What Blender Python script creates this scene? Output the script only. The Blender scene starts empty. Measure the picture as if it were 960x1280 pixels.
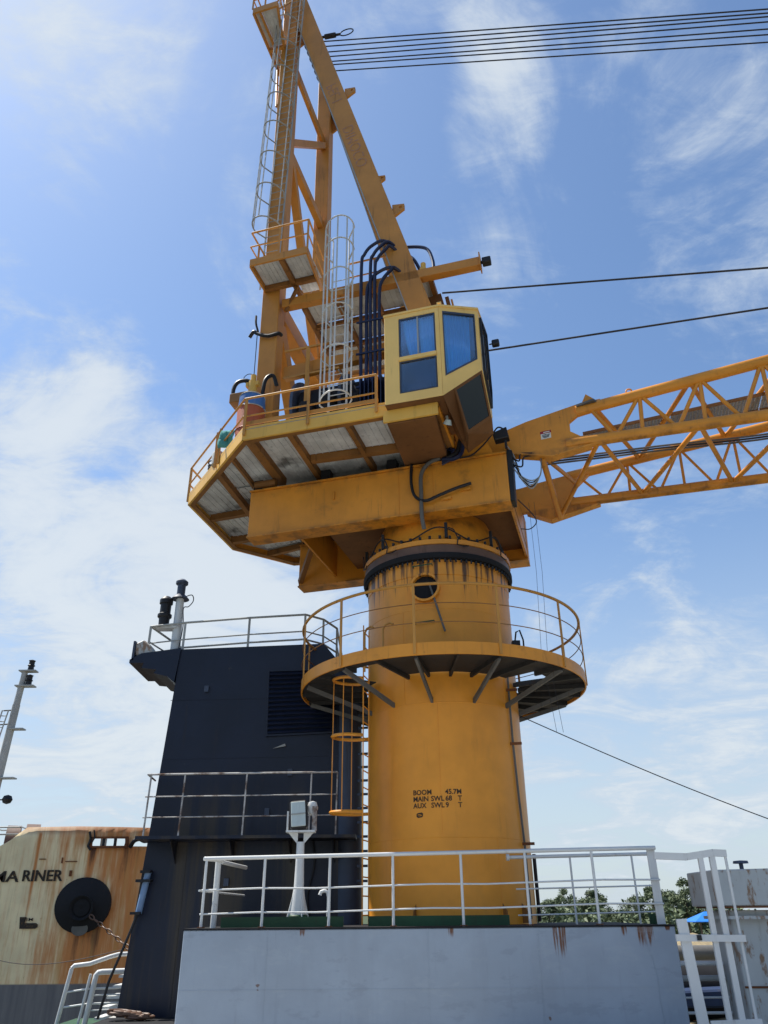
import bpy, bmesh, math, random
from mathutils import Vector, Matrix, Quaternion
rnd = random.Random(7)
SC = bpy.context.scene
COL = SC.collection
EYE = 7.5                      # eye height above the water, metres
R = math.radians

# ------------------------------------------------------------------ camera
cam_d = bpy.data.cameras.new('camera')
cam_d.sensor_fit = 'VERTICAL'
cam_d.sensor_height = 36.0
cam_d.lens = 36.0 * 961.0 / 1280.0
cam_d.clip_start = 0.1
cam_d.clip_end = 8000
cam = bpy.data.objects.new('camera', cam_d)
COL.objects.link(cam)
cam.matrix_world = (Matrix.Translation((0, 0, EYE)) @ Matrix.Rotation(R(90 + 27.6), 4, 'X') @ Matrix.Rotation(R(-0.5), 4, 'Z'))
SC.camera = cam

# ------------------------------------------------------------------ light
SUN_EL, SUN_AZ = 62.0, -68.0          # azimuth from +Y (view direction), clockwise
sx, sy = math.sin(R(SUN_AZ)), math.cos(R(SUN_AZ))
sun_dir = Vector((sx * math.cos(R(SUN_EL)), sy * math.cos(R(SUN_EL)), math.sin(R(SUN_EL))))
sl = bpy.data.lights.new('sun', 'SUN')
sl.energy = 4.0
sl.angle = R(0.8)
sl.color = (1.0, 0.95, 0.86)
so = bpy.data.objects.new('sun', sl)
COL.objects.link(so)
so.rotation_mode = 'QUATERNION'
so.rotation_quaternion = (-sun_dir).to_track_quat('-Z', 'Y')

SC.view_settings.view_transform = 'Standard'
SC.view_settings.look = 'None'
SC.view_settings.gamma = 1
SC.view_settings.use_curve_mapping = False
SC.view_settings.exposure = 0.85


class NT:
    """small helper to write node trees"""
    def __init__(self, tree):
        self.t = tree
        tree.nodes.clear()

    def n(self, kind, **kw):
        nd = self.t.nodes.new('ShaderNode' + kind)
        for k, v in kw.items():
            if k == 'ins':
                for kk, vv in v.items():
                    self.set(nd, kk, vv)
            else:
                setattr(nd, k, v)
        return nd

    def set(self, nd, key, v):
        s = nd.inputs[key]
        if isinstance(v, bpy.types.NodeSocket):
            self.t.links.new(v, s)
        elif isinstance(v, bpy.types.Node):
            self.t.links.new(v.outputs[0], s)
        else:
            s.default_value = v

    def math(self, op, a, b=0.0, c=0.0, clamp=False):
        nd = self.n('Math', operation=op, use_clamp=clamp)
        for i, v in enumerate((a, b, c)):
            self.set(nd, i, v)
        return nd.outputs[0]

    def vmath(self, op, a, b=None, out=0):
        nd = self.n('VectorMath', operation=op)
        self.set(nd, 0, a)
        if b is not None:
            self.set(nd, 1, b)
        return nd.outputs[out]

    def ss(self, v, lo, hi, a=0.0, b=1.0):
        nd = self.n('MapRange', interpolation_type='SMOOTHSTEP')
        for k, x in ((0, v), (1, lo), (2, hi), (3, a), (4, b)):
            self.set(nd, k, x)
        return nd.outputs[0]

    def noise(self, vec, scale, detail=4.0, rough=0.55, dist=0.0):
        nd = self.n('TexNoise')
        self.set(nd, 'Vector', vec)
        self.set(nd, 'Scale', scale)
        self.set(nd, 'Detail', detail)
        self.set(nd, 'Roughness', rough)
        self.set(nd, 'Distortion', dist)
        return nd.outputs[0]

    def mix(self, fac, a, b, mode='MIX'):
        nd = self.n('Mix', data_type='RGBA', blend_type=mode)
        self.set(nd, 0, fac)
        self.set(nd, 6, a if not isinstance(a, tuple) else (*a[:3], 1))
        self.set(nd, 7, b if not isinstance(b, tuple) else (*b[:3], 1))
        return nd.outputs[2]


# ------------------------------------------------------------------ sky
def pix_dir(x, y):
    th, ro = R(27.6), R(0.5)
    X, Y = x - 480, 640 - y
    u = (X * math.cos(ro) + Y * math.sin(ro)) / 961
    v = (-X * math.sin(ro) + Y * math.cos(ro)) / 961
    return Vector((u, math.cos(th) - v * math.sin(th), math.sin(th) + v * math.cos(th))).normalized()


SC.world = bpy.data.worlds.new('World')
SC.world.use_nodes = True
w = NT(SC.world.node_tree)
sky = w.n('TexSky', sky_type='NISHITA', sun_disc=False, sun_elevation=R(SUN_EL), sun_rotation=R(SUN_AZ), altitude=0.0,
          air_density=1.0, dust_density=0.7, ozone_density=2.2)
tc = w.n('TexCoord')
dirv = tc.outputs['Generated']
sep = w.n('SeparateXYZ', ins={0: dirv})
zc = w.math('MAXIMUM', sep.outputs[2], 0.0)
zz = w.math('ADD', zc, 0.22)
plane = w.vmath('DIVIDE', dirv, w.n('CombineXYZ', ins={0: zz, 1: zz, 2: 1.0}).outputs[0])
flat = w.vmath('MULTIPLY', plane, (1.0, 1.0, 0.0))
wisps = w.noise(flat, 2.6, 12.0, 0.62, 0.9)
fine = w.noise(w.vmath('MULTIPLY', flat, (1.0, 1.7, 1.0)), 11.0, 9.0, 0.66, 0.6)
large = w.noise(w.vmath('ADD', flat, (3.7, 1.9, 0.0)), 0.9, 3.0, 0.5, 0.2)
dens = w.math('ADD', w.math('MULTIPLY', wisps, 0.78), w.math('MULTIPLY', fine, 0.22))
# banks of cloud: (pixel direction, angular radius in degrees, weight)
banks = [((60, 780), 17, 0.36), ((280, 780), 11, 0.28), ((70, 470), 5.5, 0.22), ((70, 30), 8, 0.32), ((625, 150), 3.6, 0.26), ((620, 30), 3.0, 0.2), ((690, 10), 6, 0.12),
         ((930, 230), 7.5, 0.24), ((880, 60), 6, 0.10), ((640, 330), 5, 0.08), ((20, 300), 5, 0.12), ((860, 930), 13, 0.30), ((560, 330), 6, 0.12),
         ((480, 560), 8, -0.08), ((470, 250), 8, -0.10), ((230, 420), 6, -0.06), ((800, 700), 8, -0.10)]
acc = w.math('MULTIPLY', w.math('SUBTRACT', large, 0.5), 0.25)
for (px, py), rad, wt in banks:
    dv = pix_dir(px, py)
    dot = w.vmath('DOT_PRODUCT', dirv, tuple(dv), out=1)
    acc = w.math('ADD', acc, w.ss(dot, math.cos(R(rad * 1.35)), math.cos(R(rad * 0.2)), 0.0, wt))
dens = w.math('ADD', w.math('MULTIPLY', w.math('SUBTRACT', dens, 0.5), 2.1), 0.5)
cover = w.ss(w.math('ADD', dens, acc), 0.52, 0.98)
low = w.ss(sep.outputs[2], 0.0, 0.52, 1.0, 0.0)          # haze thickens towards the horizon
blue = w.mix(1.0, sky.outputs[0], (0.93, 1.03, 1.09), 'MULTIPLY')
hazy = w.mix(w.math('MULTIPLY', low, 0.80), blue, (3.55, 4.05, 4.45))
shade = w.ss(large, 0.35, 0.7)
cloudc = w.mix(w.ss(w.math('ADD', dens, acc), 0.6, 1.15), (3.45, 4.05, 4.85), (4.6, 4.95, 5.2))
skyc = w.mix(w.math('MULTIPLY', cover, 0.86), hazy, cloudc)
bg = w.n('Background', ins={0: skyc, 1: 0.092})
wo = w.n('OutputWorld', ins={0: bg})


# ------------------------------------------------------------------ materials
def new_mat(name):
    m = bpy.data.materials.new(name)
    m.use_nodes = True
    t = NT(m.node_tree)
    return m, t


def finish(t, col, rough, bump=None, bdist=0.01, metal=0.0, spec=0.35, coat=0.0):
    b = t.n('BsdfPrincipled')
    t.set(b, 'Base Color', col if not isinstance(col, tuple) else (*col[:3], 1))
    t.set(b, 'Roughness', rough)
    t.set(b, 'Metallic', metal)
    t.set(b, 'Specular IOR Level', spec)
    if bump is not None:
        bp = t.n('Bump', ins={'Strength': 0.5, 'Distance': bdist, 'Height': bump})
        t.set(b, 'Normal', bp.outputs[0])
    t.n('OutputMaterial', ins={0: b})
    return b


RUST = (0.16, 0.055, 0.018)


def paint(name, base, rough=0.45, vary=0.16, dirt=(0.05, 0.035, 0.025), dirt_amt=0.5, rust_amt=0.5, streak=(3.0, 3.0, 0.28), dark=0.62, bumpy=0.004,
          extra=None, metal=0.0, fade=None):
    m, t = new_mat(name)
    pos = t.n('NewGeometry').outputs['Position']
    big = t.noise(pos, 0.9, 4, 0.6)
    mid = t.noise(pos, 5.0, 5, 0.6)
    col = t.mix(t.ss(big, 0.3, 0.7), tuple(c * (1 - vary) for c in base), tuple(min(1, c * (1 + vary)) for c in base))
    if fade:
        col = t.mix(t.math('MULTIPLY', t.ss(mid, 0.45, 0.7), 0.35), col, fade)
    st = t.noise(t.vmath('MULTIPLY', pos, streak), 2.2, 5, 0.65)
    dm = t.math('MULTIPLY', t.ss(st, dark - 0.07, dark + 0.13), dirt_amt)
    col = t.mix(dm, col, dirt)
    sp = t.noise(pos, 7.0, 6, 0.7)
    rm = t.math('MULTIPLY', t.ss(t.math('ADD', t.math('MULTIPLY', sp, 0.7), t.math('MULTIPLY', st, 0.3)), 0.60, 0.68), rust_amt)
    col = t.mix(rm, col, RUST)
    if extra:
        col = extra(t, pos, col)
    rr = t.math('ADD', rough, t.math('MULTIPLY', t.math('ADD', dm, rm), 0.3), clamp=True)
    hgt = t.math('ADD', t.noise(pos, 2.2, 3), t.math('MULTIPLY', t.noise(pos, 45, 3), 0.12))
    finish(t, col, rr, hgt, bumpy * 4, metal)
    return m


YEL = (0.66, 0.262, 0.026)
M = {}


def girder_soot_edges(t, pos, col):
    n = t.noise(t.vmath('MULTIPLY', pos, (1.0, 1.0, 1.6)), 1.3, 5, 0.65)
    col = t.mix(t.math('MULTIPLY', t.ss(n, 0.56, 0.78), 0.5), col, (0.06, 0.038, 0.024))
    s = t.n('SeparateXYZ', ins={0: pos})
    edge = t.math('MAXIMUM', t.ss(s.outputs[2], EYE + 8.68, EYE + 8.90), t.math('MULTIPLY', t.ss(s.outputs[2], EYE + 7.80, EYE + 7.68), t.ss(s.outputs[2], EYE + 7.40, EYE + 7.66)))  # upper and lower girder edges darkened in broken bands
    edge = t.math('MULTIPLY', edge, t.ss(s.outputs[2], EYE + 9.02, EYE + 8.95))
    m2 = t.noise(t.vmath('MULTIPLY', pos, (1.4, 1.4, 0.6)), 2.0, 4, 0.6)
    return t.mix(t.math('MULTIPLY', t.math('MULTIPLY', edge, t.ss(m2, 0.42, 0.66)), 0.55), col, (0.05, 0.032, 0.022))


def drips(t, pos, col):
    """black grease that ran down the pedestal from the slew ring, and welds"""
    s = t.n('SeparateXYZ', ins={0: pos})
    rel = t.vmath('SUBTRACT', pos, (PX, PY, 0.0))
    rs = t.n('SeparateXYZ', ins={0: rel})
    ang = t.math('ARCTAN2', rs.outputs[1], rs.outputs[0])
    v = t.n('CombineXYZ', ins={0: t.math('MULTIPLY', ang, 13.0), 1: t.math('MULTIPLY', s.outputs[2], 0.30), 2: 1.0}).outputs[0]
    n = t.noise(v, 1.0, 5, 0.6)
    v2 = t.n('CombineXYZ', ins={0: t.math('MULTIPLY', ang, 2.5), 1: 0.0, 2: 4.0}).outputs[0]
    n2 = t.noise(v2, 1.0, 2, 0.5)
    top = EYE + 6.60
    fall = t.ss(s.outputs[2], top - 2.1, top + 0.1, -0.20, 0.24)
    k = t.ss(t.math('ADD', t.math('ADD', n, fall), t.math('MULTIPLY', n2, 0.32)), 0.84, 0.98)
    k = t.math('MULTIPLY', k, t.ss(s.outputs[2], top - 2.4, top - 1.0))
    col = t.mix(t.math('MULTIPLY', k, 0.9), col, (0.035, 0.022, 0.016))
    rub = t.ss(t.noise(t.vmath('MULTIPLY', pos, (0.8, 0.8, 0.35)), 1.4, 4, 0.6), 0.55, 0.75)
    col = t.mix(t.math('MULTIPLY', rub, 0.22), col, (0.30, 0.16, 0.045))
    return col


PX, PY = 1.22, 16.5
M['yellow'] = paint('crane_yellow_paint', YEL, 0.42, 0.13, dirt_amt=0.40, rust_amt=0.45, extra=girder_soot_edges)
M['pedestal'] = paint('pedestal_yellow_paint', (0.76, 0.297, 0.028), 0.40, 0.10, dirt_amt=0.12, rust_amt=0.10, extra=drips)
M['mast'] = paint('mast_yellow_paint', (0.54, 0.232, 0.040), 0.5, 0.12, dirt_amt=0.4, rust_amt=0.35)
M['rail_yellow'] = paint('railing_yellow_paint', (0.50, 0.235, 0.045), 0.5, 0.12, dirt_amt=0.45, rust_amt=0.55)
M['fascia'] = paint('fascia_yellow_paint', (0.74, 0.42, 0.075), 0.45, 0.10, dirt_amt=0.35, rust_amt=0.4)
M['cab'] = paint('cab_cream_yellow_paint', (0.88, 0.56, 0.165), 0.4, 0.07, dirt_amt=0.22, rust_amt=0.18)
M['brown'] = paint('joist_brown_paint', (0.26, 0.115, 0.030), 0.6, 0.2, dirt_amt=0.6, rust_amt=0.8)
M['grease'] = paint('slew_ring_grease', (0.125, 0.068, 0.044), 0.5, 0.25, dirt=(0.012, 0.010, 0.009), dirt_amt=0.7, rust_amt=0.4)
M['black'] = paint('black_rubber', (0.012, 0.012, 0.014), 0.5, 0.2, dirt=(0.04, 0.035, 0.03), dirt_amt=0.3, rust_amt=0)
M['hose'] = paint('navy_hose_rubber', (0.012, 0.018, 0.055), 0.38, 0.2, dirt=(0.05, 0.05, 0.06), dirt_amt=0.3, rust_amt=0)
M['wire'] = paint('steel_wire_rope', (0.03, 0.03, 0.035), 0.55, 0.2, dirt_amt=0.3, rust_amt=0.2)
M['darkdeck'] = paint('ring_deck_dark_steel', (0.028, 0.027, 0.026), 0.7, 0.3, dirt_amt=0.5, rust_amt=0.3)
M['grey'] = paint('grey_bracket_paint', (0.115, 0.11, 0.10), 0.6, 0.2, dirt_amt=0.4, rust_amt=0.3)
M['white'] = paint('white_railing_paint', (0.60, 0.61, 0.60), 0.45, 0.06, dirt=(0.22, 0.16, 0.10), dirt_amt=0.25, rust_amt=0.30)
M['galv'] = paint('galvanised_ladder_paint', (0.33, 0.335, 0.315), 0.5, 0.12, dirt=(0.13, 0.11, 0.09), dirt_amt=0.4, rust_amt=0.25)
M['cage'] = paint('worn_white_cage_paint', (0.56, 0.57, 0.55), 0.5, 0.1, dirt=(0.15, 0.13, 0.10), dirt_amt=0.4, rust_amt=0.3)
M['ladder'] = paint('weathered_zinc_ladder', (0.34, 0.34, 0.32), 0.6, 0.12, dirt=(0.10, 0.085, 0.07), dirt_amt=0.4, rust_amt=0.25)
M['rustywhite'] = paint('rusting_white_rail_paint', (0.46, 0.44, 0.42), 0.6, 0.2, dirt=(0.10, 0.05, 0.03), dirt_amt=0.95, rust_amt=1.0, streak=(1.2, 1.2, 1.2), dark=0.52)
M['green'] = paint('green_deck_paint', (0.020, 0.070, 0.030), 0.55, 0.25, dirt_amt=0.5, rust_amt=0.3)
M['deck'] = paint('ship_deck_paint', (0.42, 0.41, 0.38), 0.7, 0.2, dirt_amt=0.4, rust_amt=0.4)
M['rust'] = paint('rust', RUST, 0.8, 0.3, dirt_amt=0.5, rust_amt=0.0)
def box_rust(t, pos, col):
    a = t.noise(t.vmath('MULTIPLY', pos, (3.2, 3.2, 1.5)), 1.3, 6, 0.7)
    b = t.noise(t.vmath('MULTIPLY', pos, (9.0, 9.0, 1.0)), 1.0, 4, 0.6)
    k = t.ss(t.math('ADD', t.math('MULTIPLY', a, 0.75), t.math('MULTIPLY', b, 0.3)), 0.555, 0.64)
    return t.mix(t.math('MULTIPLY', k, 0.85), col, (0.22, 0.105, 0.035))


M['greywhite'] = paint('grey_white_box_paint', (0.46, 0.47, 0.45), 0.55, 0.08, dirt=(0.24, 0.22, 0.18), dirt_amt=0.5, rust_amt=0.6, streak=(2.4, 2.4, 0.5), extra=box_rust)
M['bluetarp'] = paint('blue_roof_sheet', (0.02, 0.16, 0.55), 0.5, 0.1, dirt_amt=0.1, rust_amt=0)
M['orange'] = paint('orange_drum_paint', (0.36, 0.085, 0.030), 0.5, 0.15, dirt_amt=0.4, rust_amt=0.2)
M['skiffpaint'] = paint('dull_blue_skiff_paint', (0.018, 0.035, 0.085), 0.6, 0.2, dirt=(0.08, 0.07, 0.06), dirt_amt=0.6, rust_amt=0.2)
M['bluepaint'] = paint('blue_drum_paint', (0.05, 0.14, 0.36), 0.45, 0.15, dirt=(0.4, 0.4, 0.4), dirt_amt=0.5, rust_amt=0.1)
M['teal'] = paint('teal_cloth', (0.08, 0.30, 0.28), 0.9, 0.15, dirt_amt=0.3, rust_amt=0)
M['lampglass'] = paint('milky_lamp_glass', (0.46, 0.52, 0.50), 0.12, 0.08, dirt=(0.25, 0.25, 0.22), dirt_amt=0.3, rust_amt=0)
M['signwhite'] = paint('sign_white', (0.68, 0.66, 0.58), 0.5, 0.05, dirt_amt=0.3, rust_amt=0)
M['signred'] = paint('sign_red', (0.30, 0.012, 0.02), 0.5, 0.1, dirt_amt=0.3, rust_amt=0)
M['stencil'] = paint('black_stencil_paint', (0.022, 0.015, 0.010), 0.6, 0.2, dirt=(0.30, 0.15, 0.03), dirt_amt=0.5, rust_amt=0, streak=(6, 6, 6), dark=0.58)
M['faded'] = paint('faded_lilac_lettering', (0.40, 0.20, 0.13), 0.6, 0.1, dirt=(0.54, 0.232, 0.040), dirt_amt=0.7, rust_amt=0, streak=(6, 6, 6), dark=0.5)
M['matt'] = paint('matt_black_steel', (0.010, 0.010, 0.012), 0.85, 0.3, dirt=(0.05, 0.045, 0.04), dirt_amt=0.25, rust_amt=0.15, bumpy=0.002)
M['shadebrown'] = paint('brown_paint_with_shade', (0.17, 0.072, 0.022), 0.75, 0.2, dirt_amt=0.5, rust_amt=0.3)  # oxidised brown, darkened further to put underside shade into the paint
M['navymetal'] = paint('dark_blue_grey_paint', (0.05, 0.065, 0.10), 0.5, 0.2, dirt_amt=0.4, rust_amt=0.3)
M['pipeblue'] = paint('pale_blue_pipe_paint', (0.16, 0.25, 0.40), 0.45, 0.15, dirt_amt=0.4, rust_amt=0.5)


def casing_stain(t, pos, col):
    n = t.noise(t.vmath('MULTIPLY', pos, (2.3, 2.3, 0.12)), 1.0, 4, 0.6)
    s = t.n('SeparateXYZ', ins={0: pos})
    lowm = t.ss(s.outputs[2], EYE + 3.0, EYE + 1.2)
    col = t.mix(t.math('MULTIPLY', t.math('MULTIPLY', t.ss(n, 0.46, 0.64), lowm), 0.8), col, (0.060, 0.045, 0.028))
    sc = t.noise(pos, 3.2, 6, 0.7)
    return t.mix(t.math('MULTIPLY', t.ss(sc, 0.64, 0.70), 0.5), col, (0.055, 0.05, 0.045))


M['navy'] = paint('navy_casing_paint', (0.0062, 0.0105, 0.0265), 0.42, 0.18, dirt=(0.02, 0.022, 0.03), dirt_amt=0.6, rust_amt=0.08, extra=casing_stain)


def block_runs(t, pos, col):
    s = t.n('SeparateXYZ', ins={0: pos})
    v = t.n('CombineXYZ', ins={0: t.math('MULTIPLY', s.outputs[0], 26.0), 1: 0.0, 2: t.math('MULTIPLY', s.outputs[2], 0.8)}).outputs[0]
    n = t.noise(v, 1.3, 5, 0.65)
    tot = None
    for x0, wd, ln in ((2.70, 0.11, 0.62), (4.06, 0.15, 0.42), (1.0, 0.05, 0.22), (-1.35, 0.05, 0.16), (3.72, 0.05, 0.2), (4.42, 0.05, 0.1)):
        gx = t.ss(t.math('ABSOLUTE', t.math('SUBTRACT', s.outputs[0], x0)), wd * 0.5, wd * 1.25, 1.0, 0.0)
        gz = t.ss(s.outputs[2], EYE - 0.2 - ln, EYE - 0.2, 0.0, 1.0)
        g = t.math('MULTIPLY', gx, gz)
        tot = g if tot is None else t.math('MAXIMUM', tot, g)
    k = t.ss(t.math('MULTIPLY', tot, t.math('ADD', t.math('MULTIPLY', t.ss(n, 0.36, 0.62), 1.35), 0.12)), 0.20, 0.75)
    col = t.mix(k, col, (0.13, 0.05, 0.02))
    scuff = t.noise(t.vmath('MULTIPLY', pos, (0.9, 1.0, 2.2)), 1.7, 6, 0.68)
    col = t.mix(t.math('MULTIPLY', t.ss(scuff, 0.56, 0.66), 0.22), col, (0.36, 0.40, 0.44))
    col = t.mix(t.math('MULTIPLY', t.ss(scuff, 0.44, 0.36), 0.25), col, (0.17, 0.20, 0.24))
    wash = t.noise(t.vmath('MULTIPLY', pos, (1.6, 1.6, 0.25)), 1.1, 4, 0.6)
    col = t.mix(t.math('MULTIPLY', t.ss(wash, 0.5, 0.75), 0.30), col, (0.20, 0.23, 0.27))
    sp = t.noise(pos, 3.6, 3, 0.5)
    return t.mix(t.math('MULTIPLY', t.ss(sp, 0.735, 0.755), 0.8), col, (0.12, 0.055, 0.03))


M['block'] = paint('pale_blue_grey_paint', (0.28, 0.33, 0.395), 0.38, 0.07, dirt=(0.17, 0.19, 0.22), dirt_amt=0.25, rust_amt=0.0, extra=block_runs)


def hull_rust(t, pos, col):
    s = t.n('SeparateXYZ', ins={0: pos})
    v = t.vmath('MULTIPLY', pos, (2.2, 0.6, 0.16))
    st = t.noise(v, 1.5, 7, 0.7)
    lg = t.noise(t.vmath('MULTIPLY', pos, (0.6, 0.4, 0.35)), 0.9, 4, 0.6)
    right = t.ss(s.outputs[0], -13.6, -9.6)
    a = t.math('ADD', t.math('ADD', t.math('MULTIPLY', st, 0.75), t.math('MULTIPLY', lg, 0.4)), t.math('MULTIPLY', right, 0.17))
    a = t.math('ADD', a, 0.03)
    # runs below the anchor pocket and below the chock
    for x0, wd, zt, ln, amt in ((-10.9, 0.9, 0.2, 2.6, 0.28), (-11.25, 0.30, 2.5, 1.6, 0.34), (-9.9, 0.5, 2.4, 2.2, 0.22), (-13.35, 0.10, 2.8, 5.0, 0.28)):
        gx = t.ss(t.math('ABSOLUTE', t.math('SUBTRACT', s.outputs[0], x0)), 0.0, wd, 1.0, 0.0)
        gz = t.ss(s.outputs[2], EYE + zt - ln, EYE + zt, 0.15, 1.0)
        gt = t.ss(s.outputs[2], EYE + zt, EYE + zt + 0.15, 1.0, 0.0)
        a = t.math('ADD', a, t.math('MULTIPLY', t.math('MULTIPLY', t.math('MULTIPLY', gx, gz), gt), amt))
    col = t.mix(t.math('MULTIPLY', t.ss(a, 0.57, 0.84), 0.92), col, (0.56, 0.185, 0.036))
    col = t.mix(t.math('MULTIPLY', t.ss(a, 0.84, 1.04), 0.95), col, (0.10, 0.038, 0.018))
    thin = t.noise(t.vmath('MULTIPLY', pos, (9.0, 2.0, 0.10)), 1.0, 4, 0.7)
    col = t.mix(t.math('MULTIPLY', t.ss(thin, 0.62, 0.72), 0.6), col, (0.28, 0.10, 0.03))
    sm = t.noise(t.vmath('MULTIPLY', pos, (4.0, 1.0, 0.22)), 1.2, 5, 0.65)
    col = t.mix(t.math('MULTIPLY', t.ss(sm, 0.48, 0.70), 0.55), col, (0.56, 0.30, 0.09))
    topb = t.ss(s.outputs[2], EYE + 2.75, EYE + 3.05)
    col = t.mix(t.math('MULTIPLY', topb, 0.75), col, (0.20, 0.07, 0.022))
    boot = t.ss(s.outputs[2], EYE - 2.16, EYE - 2.10, 1.0, 0.0)
    gr = t.mix(t.ss(st, 0.35, 0.7), (0.13, 0.125, 0.13), (0.20, 0.19, 0.185))
    return t.mix(boot, col, gr)


M['hull'] = paint('rusted_cream_hull_paint', (0.86, 0.70, 0.42), 0.6, 0.10, dirt=(0.33, 0.22, 0.09), dirt_amt=0.45, rust_amt=0.35, extra=hull_rust, streak=(2.4, 1.0, 0.2))


def alu():
    m, t = new_mat('worn_aluminium_sheet')
    pos = t.n('NewGeometry').outputs['Position']
    n = t.noise(pos, 1.6, 5, 0.65)
    n2 = t.noise(pos, 14, 4, 0.6)
    col = t.mix(t.ss(n, 0.35, 0.7), (0.48, 0.49, 0.49), (0.70, 0.71, 0.70))
    col = t.mix(t.math('MULTIPLY', t.ss(n2, 0.58, 0.75), 0.5), col, (0.16, 0.16, 0.15))
    soot = t.noise(t.vmath('ADD', pos, (2.0, 5.0, 1.0)), 0.75, 4, 0.6)
    col = t.mix(t.math('MULTIPLY', t.ss(soot, 0.56, 0.70), 0.8), col, (0.03, 0.026, 0.023))
    finish(t, col, 0.55, n2, 0.004, metal=0.0)
    return m


M['alu'] = alu()


def mesh_grating():
    m, t = new_mat('expanded_metal_mesh')
    pos = t.n('NewGeometry').outputs['Position']
    n = t.noise(pos, 30, 2)
    col = t.mix(n, (0.16, 0.15, 0.14), (0.34, 0.33, 0.32))
    finish(t, col, 0.6)
    return m


M['mesh'] = mesh_grating()


def glass(name, tint, fac):
    m, t = new_mat(name)
    tr = t.n('BsdfTransparent', ins={0: (*tint, 1)})
    gl = t.n('BsdfGlossy', ins={0: (0.9, 0.95, 1, 1), 1: 0.03})
    fr = t.n('Fresnel', ins={0: 1.5})
    f = t.math('ADD', t.math('MULTIPLY', fr.outputs[0], 0.65), fac, clamp=True)
    mx = t.n('MixShader', ins={0: f, 1: tr, 2: gl})
    t.n('OutputMaterial', ins={0: mx})
    return m


M['glass'] = glass('tinted_window_glass', (0.86, 0.93, 0.98), 0.02)
M['darkglass'] = glass('dark_window_glass', (0.05, 0.05, 0.05), 0.03)
M['curtain'] = paint('blue_curtain_cloth', (0.075, 0.45, 0.84), 0.85, 0.15, dirt=(0.04, 0.26, 0.56), dirt_amt=0.6, rust_amt=0, streak=(5, 5, 0.2))
M['interior'] = paint('dark_cab_inside', (0.012, 0.028, 0.085), 0.7, 0.2, dirt_amt=0.3, rust_amt=0)  # dark colour carries the shade inside the cab


def water():
    m, t = new_mat('river_water')
    pos = t.n('NewGeometry').outputs['Position']
    n = t.noise(t.vmath('MULTIPLY', pos, (0.5, 1.0, 1.0)), 0.8, 4, 0.6)
    finish(t, (0.05, 0.055, 0.04), 0.12, n, 0.15)
    return m


def sand():
    m, t = new_mat('sandy_bank_soil')
    pos = t.n('NewGeometry').outputs['Position']
    n = t.noise(pos, 0.22, 6, 0.65)
    f = t.noise(pos, 3.0, 5, 0.7)
    col = t.mix(t.ss(f, 0.35, 0.7), (0.20, 0.155, 0.085), (0.33, 0.265, 0.155))
    col = t.mix(t.math('MULTIPLY', t.ss(n, 0.5, 0.62), 0.8), col, (0.06, 0.085, 0.03))
    sp = t.n('SeparateXYZ', ins={0: pos})
    col = t.mix(t.ss(sp.outputs[1], 70.0, 80.0), col, (0.045, 0.065, 0.025))
    finish(t, col, 0.9, f, 0.15)
    return m


M['water'] = water()
M['sand'] = sand()


def leaf(name, a, b):
    m, t = new_mat(name)
    pos = t.n('NewGeometry').outputs['Position']
    n = t.noise(pos, 0.9, 3, 0.6)
    oi = t.n('ObjectInfo').outputs['Random']
    col = t.mix(t.ss(n, 0.3, 0.7), a, b)
    col = t.mix(t.math('MULTIPLY', oi, 0.35), col, (0.08, 0.095, 0.04))
    finish(t, col, 0.6, spec=0.3)
    return m


M['leaf'] = leaf('leaves_green', (0.085, 0.122, 0.066), (0.17, 0.205, 0.115))
M['bark'] = paint('tree_bark', (0.10, 0.08, 0.06), 0.9, 0.3, dirt_amt=0.5, rust_amt=0)


# ------------------------------------------------------------------ mesh helpers
def W(x, y, h):
    return Vector((x, y, h + EYE))


CA, SA = math.cos(R(16)), math.sin(R(16))


def L(x, y, h):
    """crane frame (x along the boom, y away from the camera, h above the eye) to the world"""
    return Vector((PX + x * CA + y * SA, PY - x * SA + y * CA, h + EYE))


def tw(p):
    return W(*p)


def tl(p):
    return L(*p)


WO = {}


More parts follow.
